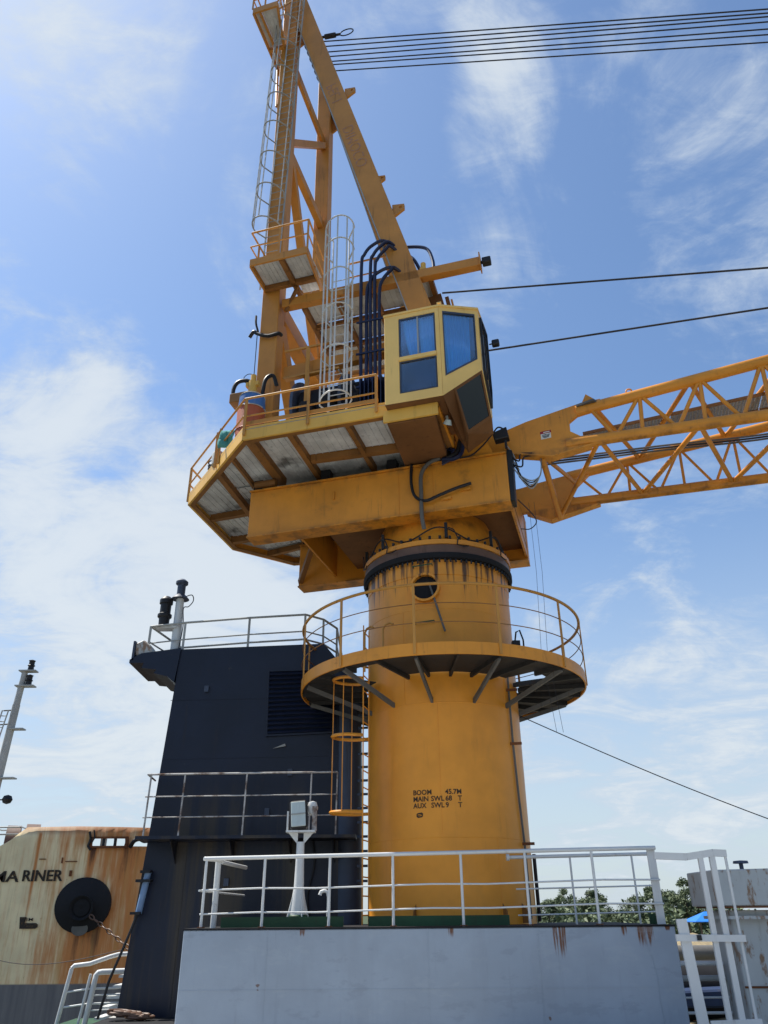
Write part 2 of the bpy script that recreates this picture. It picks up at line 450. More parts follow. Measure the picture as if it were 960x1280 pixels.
class MB:
    def __init__(self, tf=tw):
        self.v, self.f, self.s, self.tf = [], [], [], tf

    def add(self, pts, faces, smooth=False):
        o = len(self.v)
        self.v += [self.tf(p) for p in pts]
        for f in faces:
            self.f.append([i + o for i in f])
            self.s.append(smooth)
        return self

    def box(self, c, s):
        x, y, z = (k / 2 for k in s)
        pts = [(c[0] + a * x, c[1] + b * y, c[2] + d * z) for d in (-1, 1) for b in (-1, 1) for a in (-1, 1)]
        return self.add(pts, [(0, 2, 3, 1), (4, 5, 7, 6), (0, 1, 5, 4), (2, 6, 7, 3), (0, 4, 6, 2), (1, 3, 7, 5)])

    def bar(self, p, q, w, h, up=(0, 0, 1)):
        p, q = Vector(p), Vector(q)
        d = (q - p).normalized()
        u = Vector(up)
        sd = d.cross(u)
        if sd.length < 1e-4:
            sd = d.cross(Vector((0, 1, 0)))
        sd.normalize()
        u = sd.cross(d).normalized()
        pts = []
        for e in (p, q):
            for a, b in ((-1, -1), (1, -1), (1, 1), (-1, 1)):
                pts.append(tuple(e + sd * (a * w / 2) + u * (b * h / 2)))
        return self.add(pts, [(3, 2, 1, 0), (4, 5, 6, 7), (0, 1, 5, 4), (1, 2, 6, 5), (2, 3, 7, 6), (3, 0, 4, 7)])

    def tube(self, p, q, r, n=10, r2=None):
        return self.path([p, q], r, n, r2=r2)

    def path(self, pts, r, n=8, closed=False, r2=None):
        P = [Vector(p) for p in pts]
        m = len(P)
        rings = []
        prev = None
        for i in range(m):
            if closed:
                d = P[(i + 1) % m] - P[i - 1]
            else:
                d = P[min(i + 1, m - 1)] - P[max(i - 1, 0)]
            d.normalize()
            if prev is None:
                a = d.cross(Vector((0, 0, 1)))
                if a.length < 1e-3:
                    a = d.cross(Vector((1, 0, 0)))
            else:
                a = prev - d * prev.dot(d)
                if a.length < 1e-5:
                    a = d.cross(Vector((0, 0, 1)))
            a.normalize()
            prev = a
            b = d.cross(a)
            rr = r if (r2 is None) else r + (r2 - r) * i / (m - 1)
            rings.append([tuple(P[i] + (a * math.cos(2 * math.pi * k / n) + b * math.sin(2 * math.pi * k / n)) * rr) for k in range(n)])
        allp = [p for rg in rings for p in rg]
        fs = []
        for i in range(m if closed else m - 1):
            j = (i + 1) % m
            for k in range(n):
                l = (k + 1) % n
                fs.append((i * n + k, i * n + l, j * n + l, j * n + k))
        o = len(self.v)
        self.add(allp, fs, True)
        if not closed:
            self.f.append([o + k for k in range(n)][::-1])
            self.s.append(False)
            self.f.append([o + (m - 1) * n + k for k in range(n)])
            self.s.append(False)
        return self

    def prism(self, poly, vec):
        n = len(poly)
        v = Vector(vec)
        pts = [tuple(p) for p in poly] + [tuple(Vector(p) + v) for p in poly]
        fs = [tuple(range(n))[::-1], tuple(range(n, 2 * n))] + [(i, (i + 1) % n, n + (i + 1) % n, n + i) for i in range(n)]
        return self.add(pts, fs)

    def ring_panel(self, outer, inner, vec):
        """a plate with a hole: outer and inner loops of equal length, thickness along vec"""
        n = len(outer)
        v = Vector(vec)
        pts = [tuple(p) for p in outer] + [tuple(p) for p in inner]
        pts += [tuple(Vector(p) + v) for p in pts]
        fs = []
        for i in range(n):
            j = (i + 1) % n
            fs += [(i, j, n + j, n + i), (2 * n + i, 3 * n + i, 3 * n + j, 2 * n + j), (i, 2 * n + i, 2 * n + j, j), (n + i, n + j, 3 * n + j, 3 * n + i)]
        return self.add(pts, fs)

    def lathe(self, prof, c, n=48, a0=0.0, a1=360.0, smooth=True, axis=None):
        full = abs(a1 - a0) >= 359.9
        cnt = n if full else n + 1
        pts = []
        for i in range(cnt):
            a = R(a0 + (a1 - a0) * i / n)
            for r, z in prof:
                pts.append((c[0] + r * math.cos(a), c[1] + r * math.sin(a), c[2] + z))
        m = len(prof)
        fs = []
        for i in range(n):
            j = (i + 1) % cnt
            for k in range(m - 1):
                fs.append((i * m + k, j * m + k, j * m + k + 1, i * m + k + 1))
        return self.add(pts, fs, smooth)

    def build(self, name, mat, parent=None, label=None, cat=None, group=None, kind=None, bevel=0.0, sharp=True):
        me = bpy.data.meshes.new(name)
        n = len(self.v)
        lo = Vector([min(p[i] for p in self.v) for i in range(3)])
        hi = Vector([max(p[i] for p in self.v) for i in range(3)])
        org = Vector(((lo.x + hi.x) / 2, (lo.y + hi.y) / 2, lo.z))
        me.from_pydata([tuple(p - org) for p in self.v], [], self.f)
        me.polygons.foreach_set('use_smooth', self.s)
        me.update()
        if sharp and any(self.s):
            bm = bmesh.new()
            bm.from_mesh(me)
            bmesh.ops.recalc_face_normals(bm, faces=bm.faces)
            for e in bm.edges:
                if len(e.link_faces) == 2 and e.calc_face_angle(0) > R(38):
                    e.smooth = False
            bm.to_mesh(me)
            bm.free()
        else:
            bm = bmesh.new()
            bm.from_mesh(me)
            bmesh.ops.recalc_face_normals(bm, faces=bm.faces)
            bm.to_mesh(me)
            bm.free()
        mats = mat if isinstance(mat, list) else [mat]
        for mm in mats:
            me.materials.append(M[mm])
        ob = bpy.data.objects.new(name, me)
        COL.objects.link(ob)
        place(ob, org, parent)
        tag(ob, label, cat, group, kind)
        if bevel:
            bv = ob.modifiers.new('bevel', 'BEVEL')
            bv.width = bevel
            bv.segments = 1
            bv.limit_method = 'ANGLE'
        return ob


def place(ob, org, parent):
    WO[ob.name] = Vector(org)
    if parent is not None:
        ob.parent = parent
        ob.location = Vector(org) - WO[parent.name]
    else:
        ob.location = org


def tag(o, label=None, cat=None, group=None, kind=None):
    if label:
        o['label'] = label
    if cat:
        o['category'] = cat
    if group:
        o['group'] = group
    if kind:
        o['kind'] = kind


def thing(name, label, cat, loc, group=None):
    o = bpy.data.objects.new(name, None)
    o.empty_display_size = 0.2
    COL.objects.link(o)
    place(o, loc, None)
    tag(o, label, cat, group)
    return o


UNIT = {}


def unit(kind, mat):
    k = (kind, mat)
    if k not in UNIT:
        mb = MB(lambda p: Vector(p))
        if kind == 'rod':
            mb.tube((0, 0, 0), (0, 0, 1), 1.0, 8)
        else:
            mb.box((0, 0, 0.5), (1, 1, 1))
        me = bpy.data.meshes.new('shared_' + kind)
        me.from_pydata([tuple(p) for p in mb.v], [], mb.f)
        me.polygons.foreach_set('use_smooth', mb.s)
        me.materials.append(M[mat])
        UNIT[k] = me
    return UNIT[k]


def rod(name, p, q, r, mat, parent=None, tf=tl, **kw):
    """a round bar as an object of its own, sharing one unit mesh"""
    a, b = tf(p), tf(q)
    d = b - a
    ob = bpy.data.objects.new(name, unit('rod', mat))
    COL.objects.link(ob)
    ob.rotation_mode = 'QUATERNION'
    ob.rotation_quaternion = d.to_track_quat('Z', 'Y')
    ob.scale = (r, r, d.length)
    place(ob, a, parent)
    tag(ob, **kw)
    return ob


def stick(name, p, q, w, h, mat, parent=None, tf=tl, up=(0, 0, 1), **kw):
    """a square bar as an object of its own, sharing one unit mesh; h is measured along up"""
    a, b = tf(p), tf(q)
    d = (b - a)
    ln = d.length
    d.normalize()
    u = Vector(up)
    u = (tf(up) - tf((0, 0, 0)))
    s = u.cross(d)
    if s.length < 1e-4:
        u = Vector((0, 1, 0))
        s = u.cross(d)
    s.normalize()
    u = d.cross(s).normalized()
    ob = bpy.data.objects.new(name, unit('bar', mat))
    COL.objects.link(ob)
    ob.rotation_mode = 'QUATERNION'
    ob.rotation_quaternion = Matrix((s, u, d)).transposed().to_quaternion()
    ob.scale = (w, h, ln)
    place(ob, a, parent)
    tag(ob, **kw)
    return ob


def lerp(a, b, t):
    return tuple(a[i] + (b[i] - a[i]) * t for i in range(len(a)))


def text_faces(s, size, bold=0.0):
    cu = bpy.data.curves.new('lettering_curve', 'FONT')
    cu.body = s
    cu.size = size
    cu.resolution_u = 3
    cu.offset = bold * size
    ob = bpy.data.objects.new('lettering_tmp', cu)
    COL.objects.link(ob)
    bpy.context.view_layer.update()
    dg = bpy.context.evaluated_depsgraph_get()
    me = bpy.data.meshes.new_from_object(ob.evaluated_get(dg))
    pts = [tuple(v.co) for v in me.vertices]
    fs = [tuple(p.vertices) for p in me.polygons]
    bpy.data.objects.remove(ob)
    bpy.data.curves.remove(cu)
    bpy.data.meshes.remove(me)
    return pts, fs


def arc(c, r, a0, a1, n, z=0.0):
    return [(c[0] + r * math.cos(R(a0 + (a1 - a0) * i / n)), c[1] + r * math.sin(R(a0 + (a1 - a0) * i / n)), c[2] + z) for i in range(n + 1)]

# ================================================================== SETTING
mb = MB()
mb.add([(-4000, -4000, -7.5), (4000, -4000, -7.5), (4000, 4000, -7.5), (-4000, 4000, -7.5)], [(0, 1, 2, 3)])
mb.build('water', 'water', kind='structure')


def hills(x, y):
    return 0.22 * math.sin(x * 0.31 + y * 0.17) + 0.16 * math.sin(x * 0.77 - y * 0.41 + 1.3) + 0.10 * math.sin(x * 1.9 + y * 1.3)


mb = MB()
xs = [2 + i * 1.5 for i in range(40)] + [70, 100, 160, 300, 800, 3500]
ys = [23, 24] + [25.5 + i * 1.8 for i in range(42)] + [110, 140, 200, 400, 1000, 3500]
pts, fs = [], []
for j, y in enumerate(ys):
    for i, x in enumerate(xs):
        h = -8.0 if (j == 0 or i == 0) else -2.75 + hills(x, y) * (1 if y < 105 else 0.5)
        if 40 < y < 58 and 11 < x < 30:
            h += 1.7 * max(0, 1 - abs(y - 50) / 9) * (0.8 + 0.2 * math.sin(x * 0.9))
        pts.append((x, y, h))
n = len(xs)
for j in range(len(ys) - 1):
    for i in range(n - 1):
        fs.append((j * n + i, j * n + i + 1, (j + 1) * n + i + 1, (j + 1) * n + i))
mb.add(pts, fs, True)
mb.build('riverbank_ground', 'sand', kind='structure', sharp=False)
mb = MB()
mb.prism([(-3500, 160, -3.0), (-6, 160, -3.0), (-6, 3500, -3.0), (-3500, 3500, -3.0)], (0, 0, -5))
mb.build('far_shore_ground', 'sand', kind='structure')

mb = MB()
mb.prism([(-5.45, -26, -1.75), (10.5, -26, -1.75), (10.5, 15.5, -1.75), (4.56, 15.5, -1.75), (4.56, 26, -1.75), (-5.45, 26, -1.75)], (0, 0, -7.0))
mb.build('ship_deck', 'deck', kind='structure')

# ------------------------------------------------------------------ pale deckhouse block
blk = thing('deckhouse', 'pale blue grey steel deckhouse with rust runs under the crane pedestal', 'deckhouse', W(0.65, 15.6, -1.75))
mb = MB()
mb.box((0.655, 15.9, -0.978), (7.75, 4.2, 1.545))
mb.build('wall', 'block', blk, bevel=0.012)
mb = MB()
mb.box((0.655, 15.9, -0.194), (7.77, 4.22, 0.022))
mb.build('top_plate', 'matt', blk)
for (x0, x1, y) in ((-2.72, -0.72, 14.22), (-0.32, 2.02, 14.42), (4.30, 4.46, 14.3)):
    mb = MB()
    mb.box(((x0 + x1) / 2, y, -0.105), (x1 - x0, 0.03, 0.15))
    mb.build('spurnwater_plate', 'green', blk)
for sx_ in (-1.9, 0.62, 2.35):
    stick('weld_seam', (sx_, 13.80, -1.74), (sx_ + 0.01, 13.80, -0.21), 0.014, 0.008, 'block', blk, tw, up=(0, 1, 0))
for hz in (-1.02,):
    stick('weld_seam', (-3.21, 13.80, hz), (4.52, 13.80, hz), 0.008, 0.012, 'block', blk, tw)
mb = MB()
mb.path([(4.10, 13.797, -0.6), (4.14, 13.797, -0.9), (4.13, 13.797, -1.2), (4.16, 13.797, -1.6)], 0.006, 5)
mb.build('weld_seam', 'block', blk)

# ------------------------------------------------------------------ crane pedestal
ped = thing('crane_pedestal', 'tall round yellow crane pedestal with manhole, stencilled lettering and ring walkway', 'crane pedestal', W(PX, PY, -0.18))
c0 = (PX, PY, 0)


def onped(s0, h, off=0.0, a0=242.9, r=1.588):
    a = R(a0) + s0 / r
    return (PX + (r + off) * math.cos(a), PY + (r + off) * math.sin(a), h)


mb = MB()
mb.lathe([(0.0, -0.18), (1.588, -0.18), (1.588, 6.30), (1.60, 6.31), (1.60, 6.64), (0.0, 6.64)], c0, 96)
shaft = mb.build('shaft', 'pedestal', ped)
for hh in (3.62, 1.2, 5.55):
    mb = MB()
    mb.lathe([(1.586, hh), (1.592, hh + 0.006), (1.592, hh + 0.018), (1.586, hh + 0.024)], c0, 96)
    mb.build('weld_seam', 'pedestal', shaft)
mb = MB()
mb.lathe([(1.60, 6.64), (1.69, 6.655), (1.705, 6.68), (1.705, 6.775), (1.60, 6.785)], c0, 96)
mb.build('seal_ring', 'matt', ped)
mb = MB()
mb.lathe([(1.60, 6.788), (1.665, 6.788), (1.665, 6.975), (1.60, 6.975)], c0, 96)
mb.build('slew_bearing', 'grease', ped)
for a, h0, h1 in ((262, 1.22, 3.62), (300, -0.15, 1.2), (238, 3.64, 5.55), (285, 5.57, 6.3), (318, 3.64, 5.55)):
    mb = MB()
    mb.path([onped(0, h0, 0.0, a), onped(0, (h0 + h1) / 2, 0.0, a), onped(0, h1, 0.0, a)], 0.007, 6)
    mb.build('weld_seam', 'pedestal', shaft)
# bolts under the bearing: too small to pick apart
mb = MB()
for k in range(90):
    a = R(k * 4)
    mb.box((PX + 1.665 * math.cos(a), PY + 1.665 * math.sin(a), 6.60), (0.035, 0.035, 0.07))
mb.build('flange_bolts', 'black', ped, kind='stuff')
# manhole
an = R(256.6)
nd = Vector((math.cos(an), math.sin(an), 0))
cc = Vector((PX, PY, 6.01)) + nd * 1.50
tv = Vector((-nd.y, nd.x, 0))


def ringpts(r, off, n=28):
    return [tuple(cc + nd * off + tv * (r * math.cos(2 * math.pi * k / n)) + Vector((0, 0, r * math.sin(2 * math.pi * k / n)))) for k in range(n)]


mb = MB()
mb.ring_panel(ringpts(0.315, 0.20), ringpts(0.268, 0.20), nd * -0.30)
man = mb.build('manhole', 'pedestal', ped)
mb = MB()
mb.prism(ringpts(0.266, 0.098), nd * -0.004)
mb.build('hole_shade_disc', 'matt', man)  # black disc stands in for the shade deep in the manhole
rod('cable_conduit', tuple(cc + nd * 0.16 + tv * 0.10 + Vector((0, 0, 0.05))), tuple(Vector((PX, PY, 5.02)) + Vector((math.cos(R(269.5)), math.sin(R(269.5)), 0)) * 1.72), 0.022, 'grey', ped, tw)


for (s0, hh) in ((0.14, 6.50), (0.14, 5.25)):
    mb = MB()
    mb.path([onped(s0, hh, 0.0), onped(s0, hh, 0.09), onped(s0 + 0.40, hh + 0.02, 0.09), onped(s0 + 0.40, hh + 0.02, 0.0)], 0.013, 6)
    mb.build('grab_handle', 'green', ped)


def lettering(name, txt, s0, h, size, mat, parent):
    pts, fs = text_faces(txt, size, 0.022)
    m2 = MB()
    m2.add([onped(s0 + p[0], h + p[1], 0.005) for p in pts], fs)
    return m2.build(name, mat, parent, sharp=False)


for (txt, s0, h) in (('BOOM', 0.0, 1.945), ('45.7M', 0.61, 1.945), ('MAIN', 0.0, 1.83), ('SWL', 0.345, 1.83), ('68', 0.61, 1.83), ('T', 0.84, 1.83),
                     ('AUX', 0.0, 1.715), ('SWL', 0.345, 1.715), ('9', 0.61, 1.715), ('T', 0.84, 1.715)):
    lettering('stencil_lettering', txt, s0, h, 0.122, 'stencil', ped)
mb = MB()
em_o = [(0.0, 0.02), (0.03, 0.0), (0.11, 0.01), (0.125, 0.03), (0.125, 0.075), (0.10, 0.09), (0.02, 0.08), (0.0, 0.06)]
mb.ring_panel([onped(0.06 + a, 1.55 + b, 0.006) for a, b in em_o], [onped(0.06 + 0.062 + (a - 0.062) * 0.66, 1.55 + 0.045 + (b - 0.045) * 0.45, 0.006) for a, b in em_o], (0, 0.004, 0))
mb.path([onped(0.085, 1.585, 0.006), onped(0.16, 1.605, 0.006)], 0.006, 4)
mb.build('emblem', 'stencil', ped)
# conduit and brackets down the right side
mb = MB()
mb.path([onped(0, 4.6, 0.05, 321.5), onped(0, 4.2, 0.04, 321.5), onped(0, 3.0, 0.03, 322.0), onped(0, 2.0, 0.03, 324.0), onped(0, 1.1, 0.03, 327.0), onped(0, -0.1, 0.03, 327.5)], 0.020, 6)
cnd = mb.build('cable_conduit', 'grey', ped)
for a, h in ((321.5, 2.94), (327.0, 1.14), (321.7, 4.0)):
    p = onped(0, h, 0, a)
    q = onped(0, h, 0.12, a)
    stick('bracket', tuple(Vector(p) + Vector((-0.11, 0, 0))), tuple(Vector(q) + Vector((0.10, 0, 0))), 0.03, 0.05, 'rust', cnd, tw)
rod('drain_pipe', onped(0, 1.0, 0.05, 350), onped(0, -0.15, 0.05, 350), 0.035, 'black', ped, tw)
for a in (300, 318, 243):
    mb = MB()
    mb.prism([onped(0, -0.16, 0.0, a), onped(0, -0.16, 0.12, a), onped(0, 0.03, 0.12, a), onped(0, 0.15, 0.0, a)], Vector((0.012, 0.012, 0)))
    mb.build('foot_gusset', 'brown', ped)

# ring walkway
mb = MB()
RO, RI, HB, HT = 3.03, 1.66, 4.15, 4.38
mb.lathe([(RO, HB), (RO, HT), (RO - 0.03, HT), (RO - 0.03, HB)], c0, 96)
mb.f += [[i * 4 + 0, ((i + 1) % 96) * 4 + 0, ((i + 1) % 96) * 4 + 3, i * 4 + 3] for i in range(96)]
mb.s += [False] * 96
walk = mb.build('ring_walkway', 'yellow', ped)


def pol(r, a, h):
    return (PX + r * math.cos(R(a)), PY + r * math.sin(R(a)), h)


for k in range(24):
    a0, a1 = 212 + k * 15 + 0.25, 212 + (k + 1) * 15 - 0.25
    ri = RI
    if k == 0:
        ri = 2.72
    if k == 1:
        ri = 2.62
    if k == 7:
        ri = 2.35
    m2 = MB()
    poly = [pol(ri, a0 + (a1 - a0) * i / 4, HB + 0.06) for i in range(5)] + [pol(RO - 0.035, a1 - (a1 - a0) * i / 4, HB + 0.06) for i in range(5)]
    m2.prism(poly, (0, 0, 0.02))
    m2.build('floor_plate', 'darkdeck', walk)
    m2 = MB()
    m2.bar(pol(RI - 0.05 if ri == RI else ri, a0 - 0.25, HB + 0.015), pol(RO - 0.04, a0 - 0.25, HB + 0.015), 0.05, 0.085)
    m2.build('joist', 'darkdeck', walk)
PA = [227 + 30 * k for k in range(12)]
for a in PA:
    stick('railing_post', pol(RO + 0.012, a, HB + 0.02), pol(RO + 0.012, a, 5.50), 0.05, 0.024, 'rail_yellow', walk, tw, up=(math.cos(R(a)), math.sin(R(a)), 0))
for hh, r in ((5.52, 0.030), (5.13, 0.010), (4.76, 0.010)):
    m2 = MB()
    m2.path([pol(RO, 360 * i / 96, hh) for i in range(96)], r, 8, closed=True)
    m2.build('handrail', 'rail_yellow' if r > 0.02 else 'brown', walk)
for a in PA:
    p, q = pol(2.95, a, HB - 0.02), pol(1.57, a + 1.5, 3.66)
    stick('bracket', p, q, 0.085, 0.05, 'grey', walk, tw, up=(-math.sin(R(a)), math.cos(R(a)), 0))
for a, r in ((224.9, 2.3), (236.0, 2.25)):
    m2 = MB()
    m2.path([pol(r, a, HB + 0.08), pol(r, a, 5.02), pol(r, a + 1.5, 5.10), pol(r, a + 4.0, 5.12), pol(r, a + 6, 5.08)], 0.022, 6)
    m2.build('gooseneck_vent', 'rail_yellow', walk)
m2 = MB()
m2.box(pol(1.80, 327, 4.82), (0.16, 0.16, 0.42))
jb = m2.build('junction_box', 'black', ped)
m2 = MB()
m2.path([pol(1.78, 327, 5.0), pol(1.80, 329, 5.25), pol(1.86, 331, 5.30), pol(1.90, 333, 5.1), pol(1.90, 333, 4.5)], 0.018, 6)
m2.build('cable', 'black', jb)


# ladders ------------------------------------------------------------
def caged_ladder(parent, p0, p1, s0, s1, out, crad, hoops, mat, tf, wst=0.05, rstep=0.30, nstr=5, hr=0.016, name='ladder', flat=True):
    """p0/p1: foot and head of the ladder's centre line, s0,s1: half stringer vector, out: unit vector the cage bulges to"""
    p0, p1 = Vector(p0), Vector(p1)
    s, o = Vector(s0), Vector(out)
    m = MB(tf)
    m.bar(p0 - s, p1 - s, wst, 0.02, up=tuple(o))
    lad = m.build(name, mat, parent)
    stick('stringer', tuple(p0 + s), tuple(p1 + s), wst, 0.02, mat, lad, tf, up=tuple(o))
    ln = (p1 - p0).length
    k = 0
    while (k + 0.5) * rstep < ln:
        c = p0 + (p1 - p0) * ((k + 0.5) * rstep / ln)
        rod('rung', tuple(c - s), tuple(c + s), 0.012, mat, lad, tf)
        k += 1
    sn = s.normalized()

    def hp(c, u):
        a = math.pi * (u)
        sl = s.length
        # horseshoe: straight from the stringer then a half circle
        if u < 0.0 or u > 1.0:
            pass
        return c + sn * (-math.cos(a)) * crad + o * (0.10 + crad * (0.55 + 1.25 * math.sin(a)))
    for t in hoops:
        c = p0 + (p1 - p0) * t
        pts = [c - s] + [hp(c, i / 12) for i in range(13)] + [c + s]
        m = MB(tf)
        m.path([tuple(p) for p in pts], hr, 6)
        m.build('hoop', mat, lad)
    for i in range(nstr):
        u = 0.08 + 0.84 * i / (nstr - 1)
        a, b = p0 + (p1 - p0) * min(hoops), p0 + (p1 - p0) * max(hoops)
        q0, q1 = hp(a, u), hp(b, u)
        stick('cage_strap', tuple(q0), tuple(q1), wst * 0.75, 0.014, mat, lad, tf, up=tuple(o))
    return lad


caged_ladder(ped, (-0.385, 15.14, -0.17), (-0.385, 15.14, 5.2), (-0.05, -0.19, 0), None, (-1, 0.03, 0), 0.30, (0.34, 0.595, 0.80), 'yellow', tw, wst=0.09, hr=0.032, nstr=3)

# ================================================================== CRANE UPPERWORKS
up = thing('crane_upperworks', 'yellow slewing deck crane with raised mast frame, grated platform and operator cab', 'crane', L(0, 0, 7.0))
mb = MB(tl)
mb.lathe([(1.58, 6.978), (1.69, 6.98), (1.69, 7.085), (1.60, 7.11), (1.57, 7.16), (1.42, 7.6), (1.25, 8.0)], (0, 0, 0), 72)
tur = mb.build('turret', 'yellow', up)
for k in range(48):
    a = R(k * 7.5)
    m2 = MB(tl)
    m2.box((1.64 * math.cos(a), 1.64 * math.sin(a), 7.145), (0.05, 0.05, 0.07))
    m2.build('bolt', 'black', tur)
m2 = MB(tl)
pts = []
for k in range(121):
    a = 180 + k * 1.75
    ph = (k % 30) / 30
    pts.append((1.60 * math.cos(R(a)), 1.60 * math.sin(R(a)), 7.28 + 0.13 * math.cos(2 * math.pi * ph)))
m2.path(pts, 0.016, 6)
m2.build('cable', 'black', tur)
for a in (200, 236, 290, 330):
    m2 = MB(tl)
    m2.box((1.63 * math.cos(R(a)), 1.63 * math.sin(R(a)), 7.32), (0.06, 0.06, 0.36))
    m2.build('clamp', 'black', tur)
    m2 = MB(tl)
    pts = [(1.72 * math.cos(R(a + d)), 1.72 * math.sin(R(a + d)), h) for d, h in ((1, 7.35), (5, 7.3), (8, 7.1), (7, 6.95), (12, 6.92), (16, 6.95))]
    m2.path(pts, 0.014, 5)
    m2.build('cable', 'black', tur)


def girder(y0, y1, name='girder'):
    m = MB(tl)
    m.box((-1.02, (y0 + y1) / 2, 8.285), (6.06, y1 - y0, 1.17))
    g = m.build(name, 'yellow', up, bevel=0.012)
    return g


g1 = girder(-1.75, -1.40)
g2 = girder(1.40, 1.75)
for x in (-0.42, 0.36):       # welded web joints
    stick('weld_seam', (x, -1.754, 7.73), (x, -1.754, 8.86), 0.012, 0.012, 'yellow', g1, tl, up=(0, 1, 0))
for (y0, gg) in ((-1.575, g1), (1.575, g2)):
    for hh in (7.685, 8.887):
        m = MB(tl)
        m.box((-1.02, y0, hh), (6.06, 0.46, 0.028))
        m.build('flange_plate', 'yellow', gg)
stick('lug', (-1.95, -1.77, 8.35), (-1.95, -1.77, 8.55), 0.03, 0.05, 'yellow', g1, tl)
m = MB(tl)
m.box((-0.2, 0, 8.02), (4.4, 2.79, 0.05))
m.build('bottom_plate', 'shadebrown', up)
m = MB(tl)
m.box((-3.0, 0, 8.3), (0.05, 2.79, 0.9))
m.build('bulkhead', 'yellow', up)
m = MB(tl)
m.box((1.97, 0, 8.3), (0.05, 2.79, 1.1))
m.build('bulkhead', 'yellow', up)
m = MB(tl)
m.box((-1.2, 0, 9.03), (4.6, 2.7, 0.30))
m.build('gap_shade_block', 'matt', up)  # dark block added to fill the gap under the platform with shade
for y in (-0.7, 0.7):
    stick('rear_brace', (-4.0, y * 2, 7.82), (-3.1, y * 0.4, 8.75), 0.12, 0.14, 'brown', up)
# boom foot lugs with pins
for y in (-1.72, -1.42, 1.42, 1.72):
    m = MB(tl)
    m.prism([(0.86, y - 0.03, 8.90)] + [(1.25 + 0.36 * math.cos(R(a)), y - 0.03, 9.26 + 0.36 * math.sin(R(a))) for a in range(180, -1, -20)] + [(1.75, y - 0.03, 8.90)], (0, 0.06, 0))
    lg = m.build('boom_lug', 'yellow', up)
    m = MB(tl)
    m.tube((1.25, y - 0.06, 9.26), (1.25, y + 0.06, 9.26), 0.11, 16)
    m.build('pin', 'grease', lg)

# ---- working platform
OUT = [(-3.5, -3.45), (-6.12, -1.1), (-6.25, 1.7), (-5.0, 3.25), (-3.5, 3.45), (0.9, 3.45), (0.9, -3.45)]
HP = 9.20
m = MB(tl)
m.prism([(x, y, HP + 0.25) for x, y in OUT], (0, 0, 0.02))
plat = m.build('working_platform', 'alu', up)
for i in range(len(OUT) - 1):
    a, b = OUT[i], OUT[i + 1]
    m = MB(tl)
    ax, ay = a
    bx, by = b
    dx, dy = bx - ax, by - ay
    ln = math.hypot(dx, dy)
    nx, ny = dy / ln, -dx / ln
    if nx * (-2.6 - ax) + ny * (0 - ay) > 0:
        nx, ny = -nx, -ny
    m.prism([(ax, ay, HP), (bx, by, HP), (bx, by, HP + 0.33), (ax, ay, HP + 0.33)], (-nx * 0.05, -ny * 0.05, 0))
    m.build('edge_beam', 'fascia' if i < 2 else 'yellow', plat)
m = MB(tl)
m.prism([(-3.5, -3.45, HP), (0.9, -3.45, HP), (0.9, -3.45, HP + 0.33), (-3.5, -3.45, HP + 0.33)], (0, 0.05, 0))
m.build('edge_beam', 'fascia', plat)
# bottom flange of the edge, seen from below as brown angle
for i in range(len(OUT)):
    a, b = OUT[i], OUT[(i + 1) % len(OUT)]
    ca, cb = lerp(a, (-2.6, 0), 0.03), lerp(b, (-2.6, 0), 0.03)
    stick('edge_flange', (*ca, HP + 0.02), (*cb, HP + 0.02), 0.14, 0.03, 'brown', plat)


def joist(a, b, wd=0.10, hh=0.20):
    stick('joist', (a[0], a[1], HP + 0.12), (b[0], b[1], HP + 0.12), wd, hh, 'brown', plat)


joist((-1.14, -3.40), (-1.14, -1.2), 0.10, 0.2)
joist((-2.45, -3.40), (-2.50, -1.2), 0.12, 0.2)
joist((0.05, -3.40), (0.05, -1.2), 0.10, 0.2)
joist((-3.40, -3.38), (-3.45, -1.3), 0.20, 0.2)
joist((-4.12, -2.80), (-4.2, -1.3), 0.06, 0.14)
joist((-4.72, -2.25), (-4.90, 0.10), 0.13, 0.2)
joist((-2.40, -2.07), (0.0, -1.95), 0.16, 0.17)
joist((-6.0, -0.05), (-4.9, -0.1), 0.13, 0.18)
joist((-6.1, 1.35), (-4.0, 1.30), 0.16, 0.2)
joist((-4.9, 0.1), (-4.0, 0.1), 0.13, 0.2)
joist((-4.0, 1.3), (-4.4, 3.2), 0.16, 0.2)
joist((-5.5, 2.5), (-4.0, 2.2), 0.12, 0.16)
rod('bearer_tube', (-3.98, -1.66, HP - 0.10), (-3.45, -1.66, HP - 0.10), 0.10, 'brown', plat)
# platform bearers on the girders
for x in (-3.9, -2.2, -0.6, 0.8):
    for y in (-1.575, 1.575):
        stick('bearer', (x, y, 8.90), (x, y, HP + 0.02), 0.22, 0.22, 'matt', plat, up=(0, 1, 0))  # blackened: the shade of the gap is put into their colour


def floor_panel(poly, h, parent, ribs=True, mat='alu', tf=tl, step=0.16, name='floor_panel'):
    m = MB(tf)
    m.prism([(x, y, h) for x, y in poly], (0, 0, 0.012))
    if ribs:
        xs_ = [p[0] for p in poly]
        x = min(xs_) + step
        while x < max(xs_) - 0.04:
            hit = []
            for i in range(len(poly)):
                a, b = poly[i], poly[(i + 1) % len(poly)]
                if (a[0] - x) * (b[0] - x) < 0:
                    t = (x - a[0]) / (b[0] - a[0])
                    hit.append(a[1] + (b[1] - a[1]) * t)
            if len(hit) == 2:
                y0, y1 = sorted(hit)
                if y1 - y0 > 0.1:
                    m.box((x, (y0 + y1) / 2, h - 0.011), (0.022, y1 - y0 - 0.02, 0.022))
            x += step
    return m.build(name, mat, parent)


